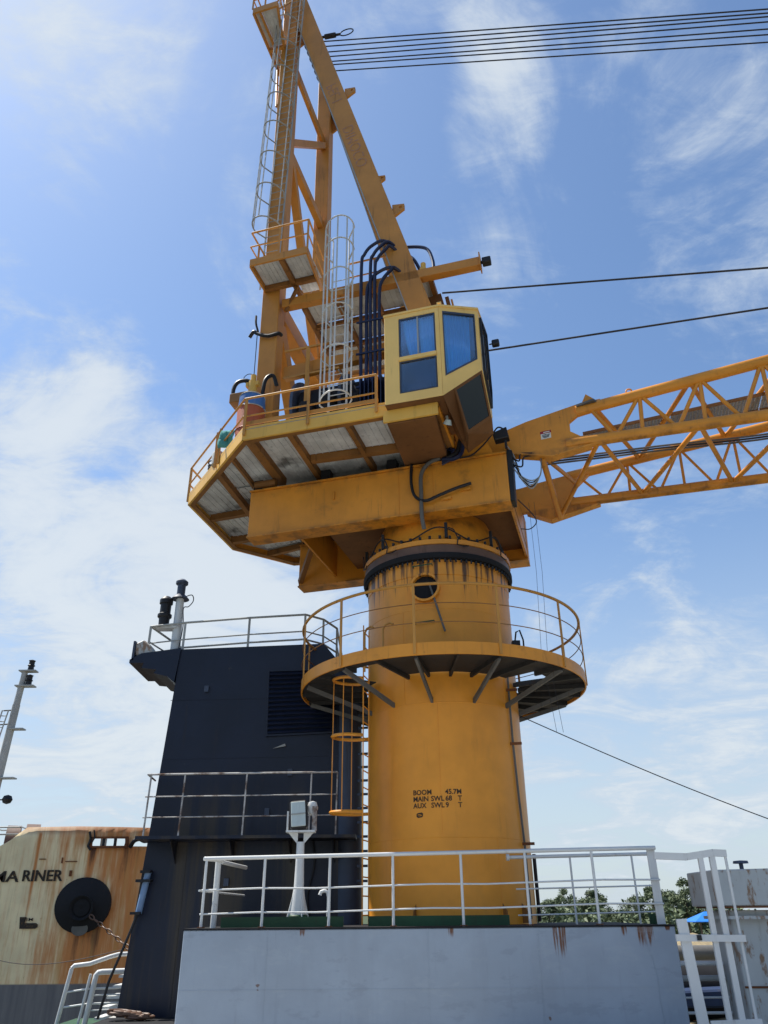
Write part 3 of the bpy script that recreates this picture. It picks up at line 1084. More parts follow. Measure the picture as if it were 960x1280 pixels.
FP = [[(-2.40, -3.38), (-1.20, -3.38), (-1.20, -2.12), (-2.42, -2.16)], [(-1.08, -3.38), (-0.01, -3.38), (-0.01, -2.05), (-1.08, -2.10)],
      [(-2.42, -2.0), (-1.20, -1.96), (-1.20, -1.2), (-2.42, -1.2)], [(-1.08, -1.94), (-0.01, -1.88), (-0.01, -1.2), (-1.08, -1.2)],
      [(-3.30, -3.38), (-2.52, -3.38), (-2.56, -1.2), (-3.35, -1.2)],
      [(-3.52, -3.30), (-3.55, -1.3), (-4.16, -1.3), (-4.10, -2.76)], [(-4.17, -2.68), (-4.24, -1.3), (-4.78, -1.3), (-4.66, -2.22)],
      [(-4.80, -2.12), (-5.95, -1.10), (-6.0, -0.12), (-4.97, -0.17)], [(-4.97, -0.02), (-6.0, 0.03), (-6.03, 1.26), (-4.95, 1.24)],
      [(-4.83, -0.05), (-4.85, 1.22), (-4.0, 1.22), (-4.0, -0.02)], [(-5.6, 1.5), (-5.45, 2.3), (-4.3, 2.1), (-4.1, 1.45)], [(-5.1, 2.55), (-4.9, 3.1), (-4.5, 3.1), (-4.3, 2.35)],
      [(-4.84, -0.35), (-4.78, -1.18), (-3.9, -1.18), (-3.9, -0.35)],
      [(0.1, -3.38), (0.84, -3.38), (0.84, -1.2), (0.1, -1.2)]]
for p in FP:
    floor_panel(p, HP + 0.20, plat)

# platform railing
def rail_run(parent, pts, h0, heights, posts, mat, tf=tl, pw=0.06, rr=0.026, kick=None, name='handrail'):
    for i in range(len(pts) - 1):
        for k, hh in enumerate(heights):
            rod(name, (*pts[i], h0 + hh), (*pts[i + 1], h0 + hh), rr if k == 0 else rr * 0.8, mat, parent, tf)
    for p in posts:
        stick('railing_post', (*p, h0), (*p, h0 + heights[0]), pw, pw * 0.5, mat, parent, tf, up=(0, 1, 0))


PR = [(-0.42, -3.47), (-3.5, -3.47), (-6.14, -1.10), (-6.27, 1.7)]
rail_run(plat, PR, HP + 0.10, (0.98, 0.50), [(-0.42, -3.48), (-1.96, -3.48), (-3.45, -3.48), (-4.55, -2.55), (-4.7, -2.42), (-6.13, -1.1), (-6.2, 0.3), (-6.27, 1.7)], 'rail_yellow')
m = MB(tl)
m.box((-1.95, -3.40, HP + 0.45), (3.1, 0.02, 0.10))
m.build('toe_board', 'rail_yellow', plat)
rail_run(plat, [(-5.0, 3.3), (-3.5, 3.47), (0.9, 3.47)], HP + 0.10, (0.98, 0.50), [(-5.0, 3.3), (-3.5, 3.47), (-2, 3.47), (-0.5, 3.47), (0.9, 3.47)], 'rail_yellow')

# ---- mast frame
def mast_leg(y):
    m = MB(tl)
    m.bar((-3.805, y, 9.47), (-3.99, y, 30.2), 0.50, 0.42, up=(0, 1, 0))
    return m.build('mast_leg', 'mast', up, bevel=0.015)


def mast_strut(y, xo=0.0):
    m = MB(tl)
    m.bar((1.25 + xo, y, 9.4), (-4.05 - xo * 0.2, y, 29.9), 0.62, 0.26 if xo == 0 else 0.16, up=(0, 1, 0))
    s = m.build('mast_strut', 'mast', up, bevel=0.015)
    for t in (0.375, 0.655):
        p = lerp((1.25, y, 9.4), (-4.05, y, 29.9), t)
        m = MB(tl)
        m.ring_panel([(p[0] + 0.28, y - 0.04, p[2] - 0.15), (p[0] + 0.62, y - 0.04, p[2] + 0.10), (p[0] + 0.62, y - 0.04, p[2] + 0.28), (p[0] + 0.28, y - 0.04, p[2] + 0.34)],
                     [(p[0] + 0.48, y - 0.04, p[2] + 0.14), (p[0] + 0.55, y - 0.04, p[2] + 0.15), (p[0] + 0.55, y - 0.04, p[2] + 0.23), (p[0] + 0.48, y - 0.04, p[2] + 0.23)], (0, 0.08, 0))
        m.build('lug', 'mast', s)
    for t in (0.02, 0.3, 0.6, 0.88):
        p = lerp((1.25, y, 9.4), (-4.05, y, 29.9), t)
    stick('edge_strip', (0.88 + xo, y - 0.139 + 0.05 * (xo != 0), 9.7), (-4.38 - xo * 0.2, y - 0.139 + 0.05 * (xo != 0), 29.9), 0.03, 0.012, 'galv', s, up=(0, 1, 0))
    return s


ml1, ml2 = mast_leg(-1.7), mast_leg(1.7)
ms1, ms2 = mast_strut(-1.7), mast_strut(1.7, -0.30)
rod('cable_conduit', (0.86, -1.55, 9.8), (-4.30, -1.55, 29.6), 0.03, 'black', ms1)


def beam(name, p, q, wd, h, mat='mast', up_=(0, 0, 1)):
    m = MB(tl)
    m.bar(p, q, wd, h, up=up_)
    return m.build(name, mat, up, bevel=0.01)


beam('cross_beam', (-3.8, -1.49, 14.55), (-3.86, 1.49, 14.55), 0.40, 0.55)
beam('cross_beam', (-3.86, -1.49, 21.2), (-3.9, 1.49, 21.2), 0.20, 0.34)
beam('cross_beam', (-3.9, -1.49, 25.6), (-3.95, 1.49, 25.6), 0.12, 0.40)
beam('cross_beam', (-3.97, -1.49, 29.6), (-3.97, 1.49, 29.6), 0.5, 0.5)
beam('diagonal_brace', (-3.80, -1.49, 21.6), (-3.90, 1.49, 25.3), 0.22, 0.22)
beam('diagonal_brace', (-3.78, -1.49, 20.8), (-3.86, 1.49, 15.2), 0.24, 0.24)
beam('diagonal_brace', (-3.78, -1.49, 14.1), (-3.82, 1.49, 9.6), 0.30, 0.40)
for y in (-1.7, 1.7):
    m = MB(tl)
    m.prism([(-3.72, y - 0.03 + 0.1, 26.3), (-3.35, y + 0.07, 26.6), (-3.35, y + 0.07, 27.2), (-3.72, y + 0.07, 27.6)], (0, 0.06, 0))
    m.build('lug', 'mast', up)
for z in (28.3,):
    m = MB(tl)
    m.tube((-3.75, -1.48, z), (-3.75, 1.48, z), 0.07, 14)
    ax_ = m.build('sheave_axle', 'grease', up)
    for k in range(7):
        y = -0.75 + 0.25 * k
        m = MB(tl)
        m.tube((-3.75, y - 0.03, z), (-3.75, y + 0.03, z), 0.26, 20)
        m.build('sheave', 'grease', ax_)

# ---- middle platform with the long beam
m = MB(tl)
m.bar((-3.56, -1.72, 14.58), (1.80, -1.72, 14.58), 0.22, 0.28)
mid = m.build('middle_platform', 'mast', up, bevel=0.008)
m = MB(tl)
m.bar((-3.56, 1.62, 14.58), (0.55, 1.62, 14.58), 0.22, 0.28)
m.build('edge_beam', 'mast', mid)
m = MB(tl)
m.box((1.82, -1.72, 14.60), (0.03, 0.34, 0.42))
m.build('end_plate', 'mast', mid)
m = MB(tl)
m.box((1.98, -1.72, 14.60), (0.22, 0.20, 0.18))
m.box((1.86, -1.72, 14.60), (0.06, 0.08, 0.08))
m.build('end_lamp', 'black', mid, bevel=0.02)
for x in (-3.0, -2.05, -1.05, -0.2, 0.5):
    stick('joist', (x, -1.60, 14.50), (x, 1.50, 14.50), 0.12, 0.16, 'brown', mid)
for y in (-0.75, 0.2, 1.0):
    stick('joist', (-3.0, y, 14.48), (0.5, y, 14.48), 0.10, 0.12, 'brown', mid)
xs_ = [-3.0, -2.05, -1.05, -0.2, 0.5]
ys_ = [-1.60, -0.75, 0.2, 1.0, 1.5]
for i in range(4):
    for j in range(4):
        floor_panel([(xs_[i] + 0.065, ys_[j] + 0.06), (xs_[i + 1] - 0.065, ys_[j] + 0.06), (xs_[i + 1] - 0.065, ys_[j + 1] - 0.06), (xs_[i] + 0.065, ys_[j + 1] - 0.06)], 14.56, mid)
rail_run(mid, [(-1.75, -1.66), (-0.2, -1.66)], 14.72, (0.92, 0.42), [(-0.2, -1.66), (-1.0, -1.66)], 'mast', pw=0.05)
rail_run(mid, [(-3.5, 1.64), (0.5, 1.64)], 14.72, (0.92, 0.45), [(-2.5, 1.64), (-1, 1.64), (0.5, 1.64)], 'mast', pw=0.05)

# ---- access platform round the near leg
m = MB(tl)
m.bar((-4.0, -2.95, 15.08), (-2.40, -2.95, 15.08), 0.05, 0.22)
acc_ = m.build('access_platform', 'mast', up)
stick('edge_beam', (-4.0, -2.92, 15.08), (-4.0, -1.92, 15.08), 0.05, 0.22, 'mast', acc_)
stick('edge_beam', (-2.42, -2.92, 15.08), (-2.55, -1.45, 15.08), 0.05, 0.22, 'mast', acc_)
stick('joist', (-4.0, -2.0, 15.04), (-2.5, -2.0, 15.04), 0.12, 0.14, 'brown', acc_)
stick('joist', (-3.15, -2.90, 15.04), (-3.15, -1.5, 15.04), 0.12, 0.14, 'brown', acc_)
for p in ([(-3.95, -2.90), (-3.22, -2.90), (-3.22, -2.07), (-3.95, -2.07)], [(-3.08, -2.90), (-2.46, -2.90), (-2.5, -2.07), (-3.08, -2.07)],
          [(-3.08, -1.92), (-2.55, -1.92), (-2.58, -1.5), (-3.08, -1.5)]):
    floor_panel(p, 15.12, acc_, step=0.12)
m = MB(tl)
m.box((-3.2, -2.4, 15.16), (1.56, 1.06, 0.02))
m.build('top_plate', 'alu', acc_)
rail_run(acc_, [(-4.02, -2.02), (-4.02, -2.97), (-2.40, -2.97), (-2.52, -1.5)], 15.10, (1.06, 0.55), [(-4.02, -2.5), (-3.2, -2.97), (-2.40, -2.97), (-2.45, -2.3)], 'mast', pw=0.05)
stick('knee_brace', (-3.08, -1.9, 14.98), (-3.45, -1.75, 14.35), 0.07, 0.1, 'brown', acc_)

# ladders on the mast
caged_ladder(up, (-3.93, -1.96, 15.12), (-3.66, -1.96, 30.0), (0.24, 0, 0), None, (-0.14, -0.99, 0), 0.38, (0.13, 0.22, 0.31, 0.40, 0.49, 0.58, 0.67, 0.76, 0.85, 0.94), 'ladder', tl, wst=0.045, hr=0.021)
caged_ladder(up, (-1.72, -2.30, 9.5), (-1.72, -2.30, 14.75), (0.22, 0, 0), None, (0.22, -0.975, 0), 0.39, (0.17, 0.42, 0.66, 0.88, 1.07, 1.22), 'cage', tl, wst=0.05, hr=0.020)
for z in (11.6, 13.6):
    rod('ladder_stay', (-1.72, -2.28, z), (-1.72, -1.2, z + 0.1), 0.02, 'galv', up)
for hh in (14.75,):
    for s in (-0.22, 0.22):
        rod('ladder_stay', (-1.72 + s, -2.30, 14.7), (-1.72 + s, -2.30, 15.9), 0.02, 'white', up)

# ---- upper platform by the mast head
m = MB(tl)
m.bar((-4.62, -3.26, 26.1), (-3.76, -3.26, 26.1), 0.06, 0.26)
tp = m.build('mast_head_platform', 'mast', up)
stick('edge_beam', (-4.62, -3.24, 26.1), (-4.62, -0.4, 26.1), 0.06, 0.22, 'mast', tp)
stick('edge_beam', (-3.78, -3.24, 26.1), (-4.2, -1.5, 26.1), 0.06, 0.22, 'mast', tp)
stick('joist', (-4.62, -1.95, 26.06), (-4.1, -1.95, 26.06), 0.10, 0.14, 'mast', tp)
stick('joist', (-4.40, -3.2, 26.06), (-4.40, -0.5, 26.06), 0.06, 0.12, 'mast', tp)
for y0, y1 in ((-3.2, -2.02), (-1.88, -0.5)):
    floor_panel([(-4.57, y0), (-4.44, y0), (-4.44, y1), (-4.57, y1)], 26.10, tp, step=0.08)
floor_panel([(-4.36, -3.2), (-3.84, -3.2), (-4.08, -2.02), (-4.36, -2.02)], 26.10, tp, step=0.12)
floor_panel([(-4.36, -1.88), (-4.12, -1.88), (-4.30, -0.5), (-4.36, -0.5)], 26.10, tp, step=0.12)
stick('edge_beam', (-4.08, -1.9, 26.1), (-4.32, -0.4, 26.1), 0.06, 0.2, 'mast', tp)
rail_run(tp, [(-4.64, -0.4), (-4.64, -3.28), (-3.74, -3.28), (-3.9, -2.4)], 26.2, (1.0, 0.5), [(-4.64, -0.4), (-4.64, -1.8), (-4.64, -3.28), (-4.2, -3.28), (-3.74, -3.28)], 'mast', pw=0.05)
rod('stay_rod', (-3.82, -3.1, 26.1), (-3.95, -1.95, 28.6), 0.03, 'mast', tp)
rod('stay_rod', (-4.6, -1.3, 26.0), (-4.2, -1.9, 23.0), 0.04, 'mast', tp)

# cables clipped inside the near strut
for dx in (0.0, 0.12):
    m = MB(tl)
    m.path([(-3.35 + dx, -1.35, 27.4), (-2.95 + dx, -1.35, 25.3), (-2.85 + dx, -1.2, 24.0)], 0.03, 6)
    m.build('cable', 'black', up)
# ---- operator cab
CT, CB = 11.65, 9.30
A_, B_, C_, D_, E_, F_ = (-0.18, -3.65), (1.04, -3.65), (1.83, -3.30), (1.875, -2.55), (1.22, -2.18), (-0.18, -2.18)


def q3(p, h):
    return (p[0], p[1], h)


def V3(*p):
    return tuple(p)


m = MB(tl)
o_ = [(-0.18, -3.65, CB), (1.04, -3.65, CB), (1.04, -3.65, CT), (-0.18, -3.65, CT)]
i_ = [(0.14, -3.65, 9.53), (0.95, -3.65, 9.53), (0.95, -3.65, 11.53), (0.14, -3.65, 11.53)]
m.ring_panel(o_, i_, (0, 0.05, 0))
m.add([], [])
cab = m.build('operator_cab', 'cab', up, bevel=0.006)


def cabpart(name, mb_, mat='cab', parent=None, **kw):
    return mb_.build(name, mat, parent or cab, **kw)


m = MB(tl)
m.box((0.545, -3.655, 10.40), (0.81, 0.07, 0.085))
cabpart('transom', m)
# angled corner panel, its lower edge rises to the front
ao = [(1.045, -3.645, CB), (1.82, -3.30, 10.02), (1.83, -3.30, CT), (1.045, -3.645, CT)]
ai = [(1.11, -3.616, 9.80), (1.755, -3.329, 10.30), (1.765, -3.329, 11.52), (1.11, -3.616, 11.54)]
m = MB(tl)
m.ring_panel(ao, ai, (-0.02, 0.05, 0))
cabpart('corner_panel', m)
# chin window panel
T1, T2, b2, b1 = (1.26, -3.545, 9.50), (1.82, -3.30, 10.02), (1.87, -2.72, 9.20), (1.39, -2.93, 8.76)
cen = tuple(sum(c[i] for c in (T1, T2, b2, b1)) / 4 for i in range(3))
inn = [lerp(c, cen, 0.12) for c in (T1, T2, b2, b1)]
nrm = (Vector(T2) - Vector(b1)).cross(Vector(T1) - Vector(b2)).normalized()
if nrm.y > 0:
    nrm = -nrm
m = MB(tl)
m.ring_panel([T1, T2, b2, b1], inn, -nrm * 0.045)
cabpart('chin_frame', m, 'shadebrown')
m = MB(tl)
m.prism([tuple(Vector(c) - nrm * 0.015) for c in inn], -nrm * 0.008)
cabpart('chin_window', m, 'darkglass')
m = MB(tl)
m.prism([tuple(Vector(c) - nrm * 0.05) for c in inn], -nrm * 0.01)
cabpart('dark_backing', m, 'interior')  # dark sheet added behind the pane, stands for the unlit cab inside
# floor, roof, back walls, front
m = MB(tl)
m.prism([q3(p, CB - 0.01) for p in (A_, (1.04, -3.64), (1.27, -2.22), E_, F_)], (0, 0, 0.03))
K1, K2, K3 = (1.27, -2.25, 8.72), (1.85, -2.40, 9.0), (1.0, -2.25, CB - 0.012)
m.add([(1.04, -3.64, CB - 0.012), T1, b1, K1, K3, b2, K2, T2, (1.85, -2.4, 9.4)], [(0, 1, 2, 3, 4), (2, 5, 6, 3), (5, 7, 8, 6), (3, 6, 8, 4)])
cabpart('cab_floor', m, 'shadebrown')
m = MB(tl)
m.prism([q3(p, CT + 0.002) for p in ((-0.20, -3.67), (1.05, -3.67), (1.85, -3.32), (1.90, -2.54), (1.24, -2.15), (-0.20, -2.15))], (0, 0, 0.05))
cabpart('roof', m)
m = MB(tl)
m.box((-0.16, -2.9, 10.475), (0.04, 1.42, 2.34))
m.box((0.53, -2.19, 10.475), (1.38, 0.04, 2.34))
m.prism([(1.875, -2.55, 9.30), (1.22, -2.18, 9.30), (1.22, -2.18, CT), (1.875, -2.55, CT)], (-0.02, -0.04, 0))
cabpart('rear_wall', m)
m = MB(tl)
fo = [(1.832, -3.295, 10.03), (1.872, -2.70, 9.22), (1.88, -2.55, 9.9), (1.88, -2.55, CT), (1.835, -3.295, CT)]
fi = [(1.838, -3.22, 10.08), (1.870, -2.75, 9.40), (1.876, -2.62, 9.9), (1.876, -2.62, 11.5), (1.840, -3.22, 11.5)]
m.ring_panel(fo, fi, (-0.04, 0, 0))
cabpart('front_panel', m)
m = MB(tl)
m.prism([tuple(Vector(p) + Vector((-0.02, 0, 0))) for p in fi], (-0.006, 0, 0))
cabpart('front_window', m, 'darkglass')
m = MB(tl)
m.ring_panel([tuple(Vector(p) + Vector((0.005, 0, 0))) for p in fi], [tuple(Vector(lerp(p, (1.86, -2.9, 10.5), 0.07)) + Vector((0.005, 0, 0))) for p in fi], (0.05, 0, 0))
cabpart('window_gasket', m, 'black')
for y in (-3.1, -2.85):
    rod('wiper_guard', (1.91, y, 9.9), (1.91, y, 11.4), 0.012, 'black', cab)
m = MB(tl)
m.box((0.53, -2.24, 10.45), (1.3, 0.02, 2.2))
m.box((-0.12, -2.9, 10.45), (0.02, 1.3, 2.2))
m.box((0.5, -2.95, 11.62), (1.2, 1.2, 0.02))
cabpart('dark_backing', m, 'interior')


def window(x0, x1, z0, z1, mull=None):
    m = MB(tl)
    y = -3.64
    t = 0.025
    m.ring_panel([(x0, y, z0), (x1, y, z0), (x1, y, z1), (x0, y, z1)], [(x0 + t, y, z0 + t), (x1 - t, y, z0 + t), (x1 - t, y, z1 - t), (x0 + t, y, z1 - t)], (0, 0.03, 0))
    wnd = m.build('window', 'navymetal', cab)
    m = MB(tl)
    m.box(((x0 + x1) / 2, y + 0.018, (z0 + z1) / 2), (x1 - x0 - 0.03, 0.006, z1 - z0 - 0.03))
    m.build('pane', 'glass', wnd)
    if mull:
        m = MB(tl)
        m.box((mull, y + 0.005, (z0 + z1) / 2), (0.03, 0.024, z1 - z0 - 0.05))
        m.build('mullion', 'galv', wnd)
    return wnd


window(0.15, 0.94, 10.45, 11.52, 0.56)
window(0.15, 0.94, 9.54, 10.35)
m = MB(tl)
m.ring_panel([tuple(Vector(p) + Vector((0.003, -0.006, 0))) for p in ai], [tuple(Vector(lerp(p, (1.44, -3.47, 10.8), 0.06)) + Vector((0.003, -0.006, 0))) for p in ai], (-0.01, 0.03, 0))
cw = cabpart('window', m, 'navymetal')
m = MB(tl)
m.prism([tuple(Vector(p) + Vector((-0.008, 0.018, 0))) for p in ai], (-0.003, 0.006, 0))
cabpart('pane', m, 'glass', cw)


def curtain(p0, p1, z0, z1, folds, amp, skew=0.0, gather=0.0):
    m = MB(tl)
    n = folds * 6
    pts, fs = [], []
    d = Vector((p1[0] - p0[0], p1[1] - p0[1], 0))
    nn = Vector((-d.y, d.x, 0)).normalized()
    rows = 6
    for j in range(rows + 1):
        v = j / rows
        for i in range(n + 1):
            u = i / n
            uu = u * (1 - gather * (1 - v) ** 1.5) + gather * (1 - v) ** 1.5 * skew
            q = Vector((p0[0], p0[1], 0)) + d * uu + nn * (amp * math.sin(u * folds * 2 * math.pi + 1.3 * math.sin(v * 2 + u * 9)))
            pts.append((q.x, q.y, z0 + (z1 - z0) * v))
    w_ = n + 1
    for j in range(rows):
        for i in range(n):
            fs.append((j * w_ + i, j * w_ + i + 1, (j + 1) * w_ + i + 1, (j + 1) * w_ + i))
    m.add(pts, fs, True)
    return m.build('curtain', 'curtain', cab, sharp=False)


curtain((0.20, -3.52), (0.56, -3.52), 10.42, 11.54, 5, 0.022, 1.0, 0.5)
curtain((0.56, -3.50), (0.93, -3.50), 10.42, 11.54, 5, 0.022, 1.0, 0.1)
curtain((1.10, -3.50), (1.62, -3.26), 9.85, 11.54, 8, 0.025, 0.5, 0.12)
m = MB(tl)
m.box((0.55, -3.45, 9.62), (0.5, 0.25, 0.3))
m.box((0.62, -3.1, 9.9), (0.45, 0.45, 0.9))
cabpart('seat', m, 'interior')
m = MB(tl)
m.ring_panel([(1.00, -3.62, CT + 0.05), (1.10, -3.62, CT + 0.05), (1.10, -3.62, CT + 0.16), (1.00, -3.62, CT + 0.16)], [(1.035, -3.62, CT + 0.09), (1.065, -3.62, CT + 0.09), (1.065, -3.62, CT + 0.125), (1.035, -3.62, CT + 0.125)], (0, 0.03, 0))
cabpart('lifting_eye', m)
m = MB(tl)
m.box((2.12, -2.9, 10.98), (0.16, 0.14, 0.14))
m.box((2.01, -2.9, 10.98), (0.08, 0.04, 0.04))
cabpart('work_lamp', m, 'black', bevel=0.02)
# box beam carrying the cab, and its closed tray
m = MB(tl)
m.box((0.31, -3.46, 9.14), (1.16, 0.05, 0.28))
m.build('cab_support', 'fascia', up)
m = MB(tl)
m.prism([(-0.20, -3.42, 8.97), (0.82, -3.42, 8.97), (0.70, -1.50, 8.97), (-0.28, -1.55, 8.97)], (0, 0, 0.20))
m.build('cab_tray', 'shadebrown', up, bevel=0.01)
m = MB(tl)
m.bar((-0.21, -3.435, 9.13), (0.83, -3.435, 9.13), 0.03, 0.05)
m.build('tray_lip', 'fascia', up)
m = MB(tl)
m.tube((0.98, -3.0, 9.02), (1.02, -3.06, 9.10), 0.10, 14, r2=0.06)
m.box((0.98, -2.98, 9.16), (0.05, 0.05, 0.16))
m.build('floodlight', 'lampglass', up)

# ---- hoses
def hose(pts, r=0.045, mat='hose', parent=up, n=8, sub=6, name='hydraulic_hose', tf=tl):
    # Catmull-Rom through the points
    P = [Vector(p) for p in pts]
    P = [P[0] * 2 - P[1]] + P + [P[-1] * 2 - P[-2]]
    out = []
    for i in range(1, len(P) - 2):
        for k in range(sub):
            t = k / sub
            a, b, c, d = P[i - 1], P[i], P[i + 1], P[i + 2]
            out.append(0.5 * ((2 * b) + (-a + c) * t + (2 * a - 5 * b + 4 * c - d) * t * t + (-a + 3 * b - 3 * c + d) * t ** 3))
    out.append(P[-2])
    m = MB(tf)
    m.path([tuple(p) for p in out], r, n)
    return m.build(name, mat, parent)


for k, (x, top, x2) in enumerate(((-1.27, 15.80, -0.62), (-1.02, 15.72, -0.50), (-0.90, 15.55, -0.45), (-0.78, 14.75, -0.35), (-1.12, 14.78, -0.40))):
    hose([(x + 0.12 + 0.05 * k, -1.75, 10.2), (x + 0.03, -1.95, 11.0), (x, -1.95, 12.4), (x, -1.95, top - 0.7), (x + 0.08, -1.95, top - 0.25), (x + 0.30, -1.95, top + 0.02), (x2, -1.92, top + 0.10), (x2 + 0.30, -1.5, top - 0.1)])
for k, (h0, h1) in enumerate(((15.95, 0.62), (15.60, 0.30))):
    hose([(-0.42, -1.48, h0), (-0.1, -1.48, h0 + 0.02), (h1 - 0.22, -1.55, h0 - 0.25), (h1 - 0.05, -1.6, h0 - 0.75), (h1 - 0.02, -1.62, 14.75)])
for z in (11.2, 12.2, 13.2):
    stick('hose_clamp', (-1.38, -1.99, z), (-0.66, -1.99, z), 0.05, 0.03, 'hose', up, up=(0, 1, 0))
m = MB(tl)
m.box((0.33, -1.66, 14.80), (0.16, 0.16, 0.14))
m.tube((0.33, -1.66, 14.85), (0.33, -1.66, 15.05), 0.07, 12)
m.build('pump_fitting', 'fascia', up)
# hoses hanging on the near girder
hose([(0.55, -1.80, 8.98), (0.30, -1.85, 8.86), (0.13, -1.86, 8.60), (0.11, -1.85, 8.1), (0.10, -1.82, 7.6), (0.12, -1.72, 7.32)], 0.045, 'grey')
hose([(-0.10, -1.80, 8.92), (-0.11, -1.84, 8.45), (-0.03, -1.86, 8.08), (0.20, -1.86, 7.93), (0.52, -1.86, 8.02), (0.85, -1.86, 8.12), (1.22, -1.86, 8.20)], 0.035, 'black')
for x, z in ((0.52, 7.98), (0.95, 8.14)):
    stick('hose_bracket', (x, -1.76, z - 0.02), (x + 0.24, -1.80, z - 0.02), 0.03, 0.06, 'yellow', up)
hose([(0.55, -1.70, 8.95), (0.75, -1.85, 8.92), (0.95, -1.86, 9.02), (1.05, -1.84, 9.35)], 0.06, 'black')
hose([(0.62, -1.86, 8.90), (0.88, -1.88, 8.86), (1.06, -1.88, 9.0), (1.10, -1.86, 9.4)], 0.05, 'hose')
hose([(0.7, -1.84, 8.93), (1.2, -1.88, 8.86), (1.5, -1.88, 9.05), (1.75, -1.88, 9.32), (1.9, -1.86, 9.5), (2.05, -1.8, 9.44)], 0.018, 'black')
for k in range(3):
    hose([(0.72, -1.75, 9.3 - 0.06 * k), (0.84 + 0.03 * k, -1.86, 9.1), (0.80 + 0.03 * k, -1.86, 8.9), (0.6, -1.84, 8.84 - 0.03 * k)], 0.025, 'hose')
m = MB(tl)
m.prism([(1.80, -1.90, 9.17), (2.12, -1.90, 9.20), (2.08, -1.90, 9.47), (1.76, -1.90, 9.36)], (0, 0.22, 0))
m.build('junction_box', 'black', up, bevel=0.015)
m = MB(tl)
m.box((2.04, -1.88, 9.02), (0.05, 0.05, 0.2))
m.build('bracket', 'black', up)

# ---- machinery on the platform
wi = MB(tl)
wi.tube((-2.98, -0.9, 11.15), (-0.6, -0.9, 11.15), 0.85, 28)
winch = wi.build('hoist_winch', 'matt', up)
for x in (-3.05, -1.8, -0.55):
    m = MB(tl)
    m.tube((x - 0.04, -0.9, 11.15), (x + 0.04, -0.9, 11.15), 1.10, 28)
    m.build('drum_flange', 'navymetal', winch)
for x in (-2.6, -2.1, -1.4, -0.9):
    m = MB(tl)
    m.box((x, -1.95, 10.55), (0.34, 0.4, 1.0 + 0.3 * math.sin(x * 5)))
    m.build('motor', 'matt', winch, bevel=0.04)
m = MB(tl)
m.box((-1.75, -0.2, 10.75), (3.3, 1.2, 2.5))
m.build('winch_bedplate', 'matt', up, bevel=0.05)
stick('crossbeam', (-3.5, -1.45, 12.45), (0.6, -1.45, 12.70), 0.2, 0.34, 'mast', up)
stick('crossbeam', (-3.5, 0.9, 12.5), (0.6, 0.9, 12.5), 0.2, 0.34, 'mast', up)
stick('prop', (0.45, -1.0, 14.4), (0.95, -1.0, 11.6), 0.42, 0.25, 'shadebrown', up, up=(0, 1, 0))
stick('prop', (0.80, -1.05, 14.3), (1.10, -1.05, 12.2), 0.10, 0.10, 'shadebrown', up, up=(0, 1, 0))
stick('prop', (0.92, -1.05, 14.2), (1.20, -1.05, 12.2), 0.05, 0.06, 'mast', up, up=(0, 1, 0))
for x in (-2.75, -0.3):
    stick('stanchion', (x, -1.75, 9.47), (x, -1.75, 12.9), 0.10, 0.10, 'rail_yellow', up)
stick('railing_bar', (-3.4, -1.75, 12.95), (-2.1, -1.75, 12.95), 0.05, 0.05, 'rail_yellow', up)
stick('railing_bar', (-3.4, -1.75, 12.1), (-1.9, -1.75, 12.1), 0.05, 0.05, 'rail_yellow', up)
stick('railing_bar', (-1.1, -1.6, 12.45), (-0.2, -1.6, 12.45), 0.05, 0.05, 'rail_yellow', up)
m = MB(tl)
for k in range(9):
    m.box((-1.15 + k * 0.10, -2.2, 10.35), (0.02, 0.3, 1.7))
m.box((-0.75, -2.0, 10.35), (0.9, 0.05, 1.7))
m.build('oil_cooler', 'hose', up)
m = MB(tl)
m.box((-1.35, -2.6, 9.72), (0.35, 0.25, 0.30))
m.build('valve_block', 'rail_yellow', up, bevel=0.02)
# floodlight bracket and aerial on the near leg
hose([(-4.36, -1.95, 13.50), (-4.22, -2.0, 13.62), (-4.1, -2.0, 13.52), (-3.8, -2.0, 13.38), (-3.55, -1.93, 13.46), (-3.52, -1.8, 13.5)], 0.05, 'black', name='cable_bundle')
hose([(-4.22, -1.95, 14.2), (-4.18, -2.0, 13.9), (-4.10, -2.0, 13.6)], 0.03, 'black', name='cable_bundle')
rod('aerial', (-4.12, -1.95, 10.6), (-4.14, -1.95, 13.5), 0.012, 'wire', up)
m = MB(tl)
m.path([(-4.25 + 0.14 * math.cos(2 * math.pi * k / 16), -2.0, 12.1 + 0.14 * math.sin(2 * math.pi * k / 16)) for k in range(16)], 0.010, 5, closed=True)
m.build('cable_coil', 'wire', up)

# faded letters on the near strut
def strut_text(txt, t0, size):
    p0, p1 = Vector((1.25, -1.7, 9.4)), Vector((-4.05, -1.7, 29.9))
    d = (p0 - p1).normalized()
    sd = Vector((d.z, 0, -d.x))
    pts, fs = text_faces(txt, size, 0.0)
    m = MB(tl)
    base = p0 + (p1 - p0) * t0 + Vector((0, -0.136, 0)) - sd * -0.12
    m.add([tuple(base + d * p[0] - sd * (p[1] - 0.0) * -1 - sd * 0.28) for p in pts], fs)
    return m.build('faded_lettering', 'faded', ms1, sharp=False)


strut_text('DIMOCO', 0.575, 0.50)
strut_text('PEL I', 0.685, 0.50)

UPZ = 0.42
